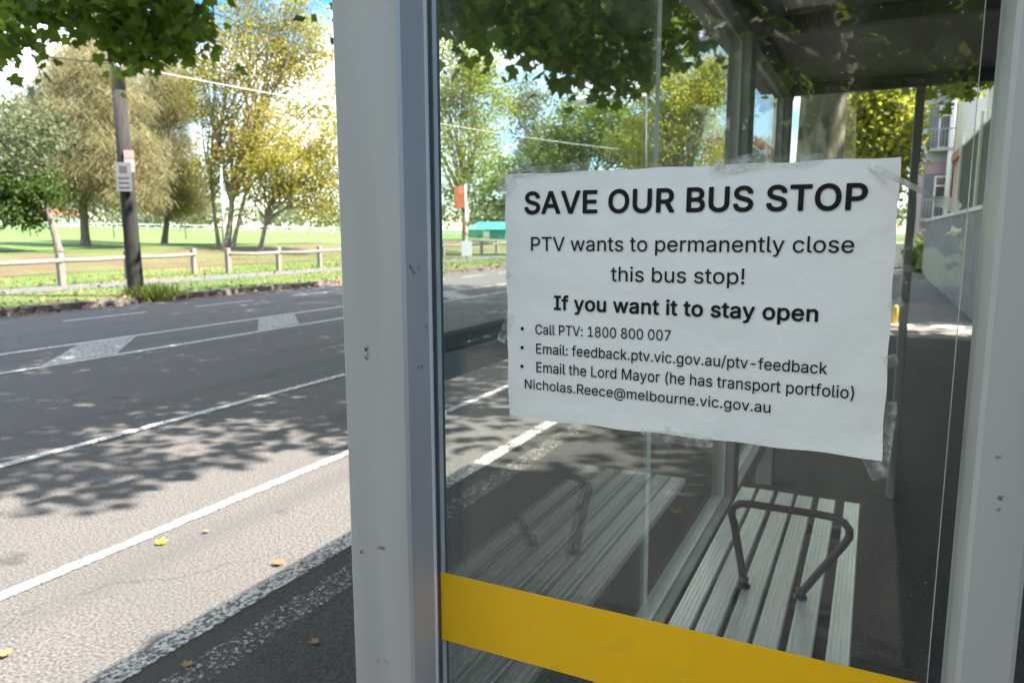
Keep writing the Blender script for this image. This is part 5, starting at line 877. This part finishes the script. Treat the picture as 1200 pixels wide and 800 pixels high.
# apartment building
ab = thing('apartment_building', (6, 47, 0), 'blue grey apartment block with white framed windows at the end of the footpath', 'building')
AY = 42.0; AX = 1.85
mb = MB(); mb.box(AX, 12, AY, 58, 5.0, 16); mb.build('wall', 'apt', ab)
mb = MB(); mb.box(AX-.02, 12, AY-.02, 58, 0, 4.998); mb.build('base_wall', 'apt_brick', ab)
mb = MB(); mb.box(3.08, 3.6, AY-.9, AY-.025, 0, 16.3); mb.build('pilaster', 'apt_dark', ab)
mb = MB(); mb.tube([(2.88, AY-.6, 0), (2.88, AY-.6, 11.2)], .14, 10); mb.build('column', 'white', ab)
mb = MB(); mb.box(AX-.1, 12.1, AY-.1, 58.1, 16.0, 16.3); mb.build('parapet', 'apt_dark', ab)
for z in (2.3, 5.6, 8.6, 11.6):
    for x in (2.02, 4.6, 6.6, 8.6):
        mb = MB(); mb.box(x-.12, x+.98, AY-.14, AY-.03, z-.12, z+2.1); w_ = mb.build('window_recess', 'apt_dark', ab)
        mb = MB(); x0, x1 = x+.3, x+.86
        for a in (x0, x1): mb.box(a, a+.07, AY-.2, AY-.142, z, z+2.0)
        mb.box(x0+.07, x1, AY-.2, AY-.142, z+1.93, z+2.0); mb.box(x0+.07, x1, AY-.2, AY-.142, z+1.5, z+1.56); mb.box(x0+.07, x1, AY-.2, AY-.142, z, z+.07); mb.build('frame', 'white', w_)
        mb = MB(); mb.box(x0+.07, x1, AY-.17, AY-.145, z+.07, z+1.5); mb.box(x0+.07, x1, AY-.17, AY-.145, z+1.56, z+1.93); mb.build('pane', 'window', w_)
        mb = MB(); mb.box(x-.15, x+1.0, AY-.75, AY-.21, z-.16, z-.02); 
        mb.tube([(x-.13, AY-.72, z+.85), (x+.98, AY-.72, z+.85)], .025, 6)
        for i in range(9): mb.tube([(x-.13+i*.139, AY-.72, z-.02), (x-.13+i*.139, AY-.72, z+.85)], .012, 4)
        mb.build('balcony', 'alu_rail', ab)
# shrub at the end of the path
sc_ = np.array([(rng.uniform(1.35, 2.5), rng.uniform(33.6, 35), abs(rng.normal(.35, .4))) for _ in range(120)])
sr = thing('shrub', (1.9, 34.3, 0), 'spiky dark green shrub at the end of the footpath by the wall', 'shrub')
mb = MB()
for i in range(9): mb.tube([(1.5+i*.1, 34+.08*(i % 3), -.05), (1.45+i*.11, 34+.1*(i % 3), .7)], [.03, .01], 5)
mb.build('stem', 'bark', sr); p, k = clump_leaves(sc_, 60, .16); leaf_mesh('foliage', p, .3, STRIP*np.array([2, 1]), 'lf_shrub', sr, -.3, .3)
# small street things in the strip right of the notice
q = gz(1056, 315, .004); cb = thing('utility_cabinet', [float(c) for c in q], 'white utility cabinet standing far along the footpath right of the notice', 'cabinet')
mb = MB(); mb.box(q[0]-.35, q[0]+.3, q[1]-.2, q[1]+.2, .08, 1.15, .02); bd = mb.build('body', 'white', cb)
mb = MB(); mb.box(q[0]-.4, q[0]+.35, q[1]-.25, q[1]+.25, .004, .08); mb.build('plinth', 'concrete', cb)
mb = MB(); mb.tube([(q[0]-.02, q[1]-.206, .85), (q[0]+.16, q[1]-.206, .6)], .03, 5); mb.tube([(q[0]+.02, q[1]-.206, .8), (q[0]-.03, q[1]-.206, .72)], .02, 5); mb.build('marking', 'black', bd)
q = gz(1048, 383, .004); yb = thing('bollard', [float(c) for c in q], 'short yellow bollard on a pale concrete foot beside the driveway', 'bollard')
mb = MB(); mb.tube([(q[0], q[1], .06), (q[0], q[1], .34), (q[0], q[1], .38)], [.045, .045, .025], 12); mb.build('shaft', 'yellow', yb)
mb = MB(); mb.tube([(q[0], q[1], .004), (q[0], q[1], .06)], [.17, .15], 12); mb.build('foot', 'pale_concrete', yb)

# ------------------------------------------------------------------ fallen leaves
def fallen(px, py, size, m, label, rz, z=.012):
    q = gz(px, py, z); mb = MB(); c_, s_ = math.cos(rz), math.sin(rz)
    vs = [(q[0]+size*(x*c_-(y-.5)*s_), q[1]+size*(x*s_+(y-.5)*c_), z+size*(.35*x*x+.15*y*y)) for x, y in MAPLE]
    n_ = len(vs); vs += [(a, b_, c+.0015) for a, b_, c in vs]
    mb.add(vs, [tuple(range(n_-1, -1, -1)), tuple(range(n_, 2*n_))] + [(i, (i+1) % n_, n_+(i+1) % n_, n_+i) for i in range(n_)])
    return tag(mb.build('fallen_leaf', m), label, 'leaf', 'fallen leaves on the road')
fallen(190, 634, .055, 'leaf_yellow', 'bright yellow fallen leaf on the sunlit road beside the white line', .6)
fallen(324, 659, .055, 'leaf_brown', 'brown fallen leaf on the worn white line at the shadow edge', 1.9)
fallen(218, 777, .04, 'leaf_tan', 'small tan fallen leaf in the shade at the bottom of the photo', 1.2)
fallen(367, 752, .04, 'leaf_tan', 'small dull leaf in the shade near the foot of the left post', 2.5)
fallen(8, 764, .05, 'leaf_tan', 'long dry leaf on sunlit asphalt at the left edge', .2)
fallen(240, 622, .035, 'leaf_tan', 'thin dry leaf on sunlit asphalt right of the yellow leaf', 2.2)
fallen(790, 598, .08, 'leaf_tan', 'pale crumpled leaf on the shelter floor between glass wall and bench', 1.0)
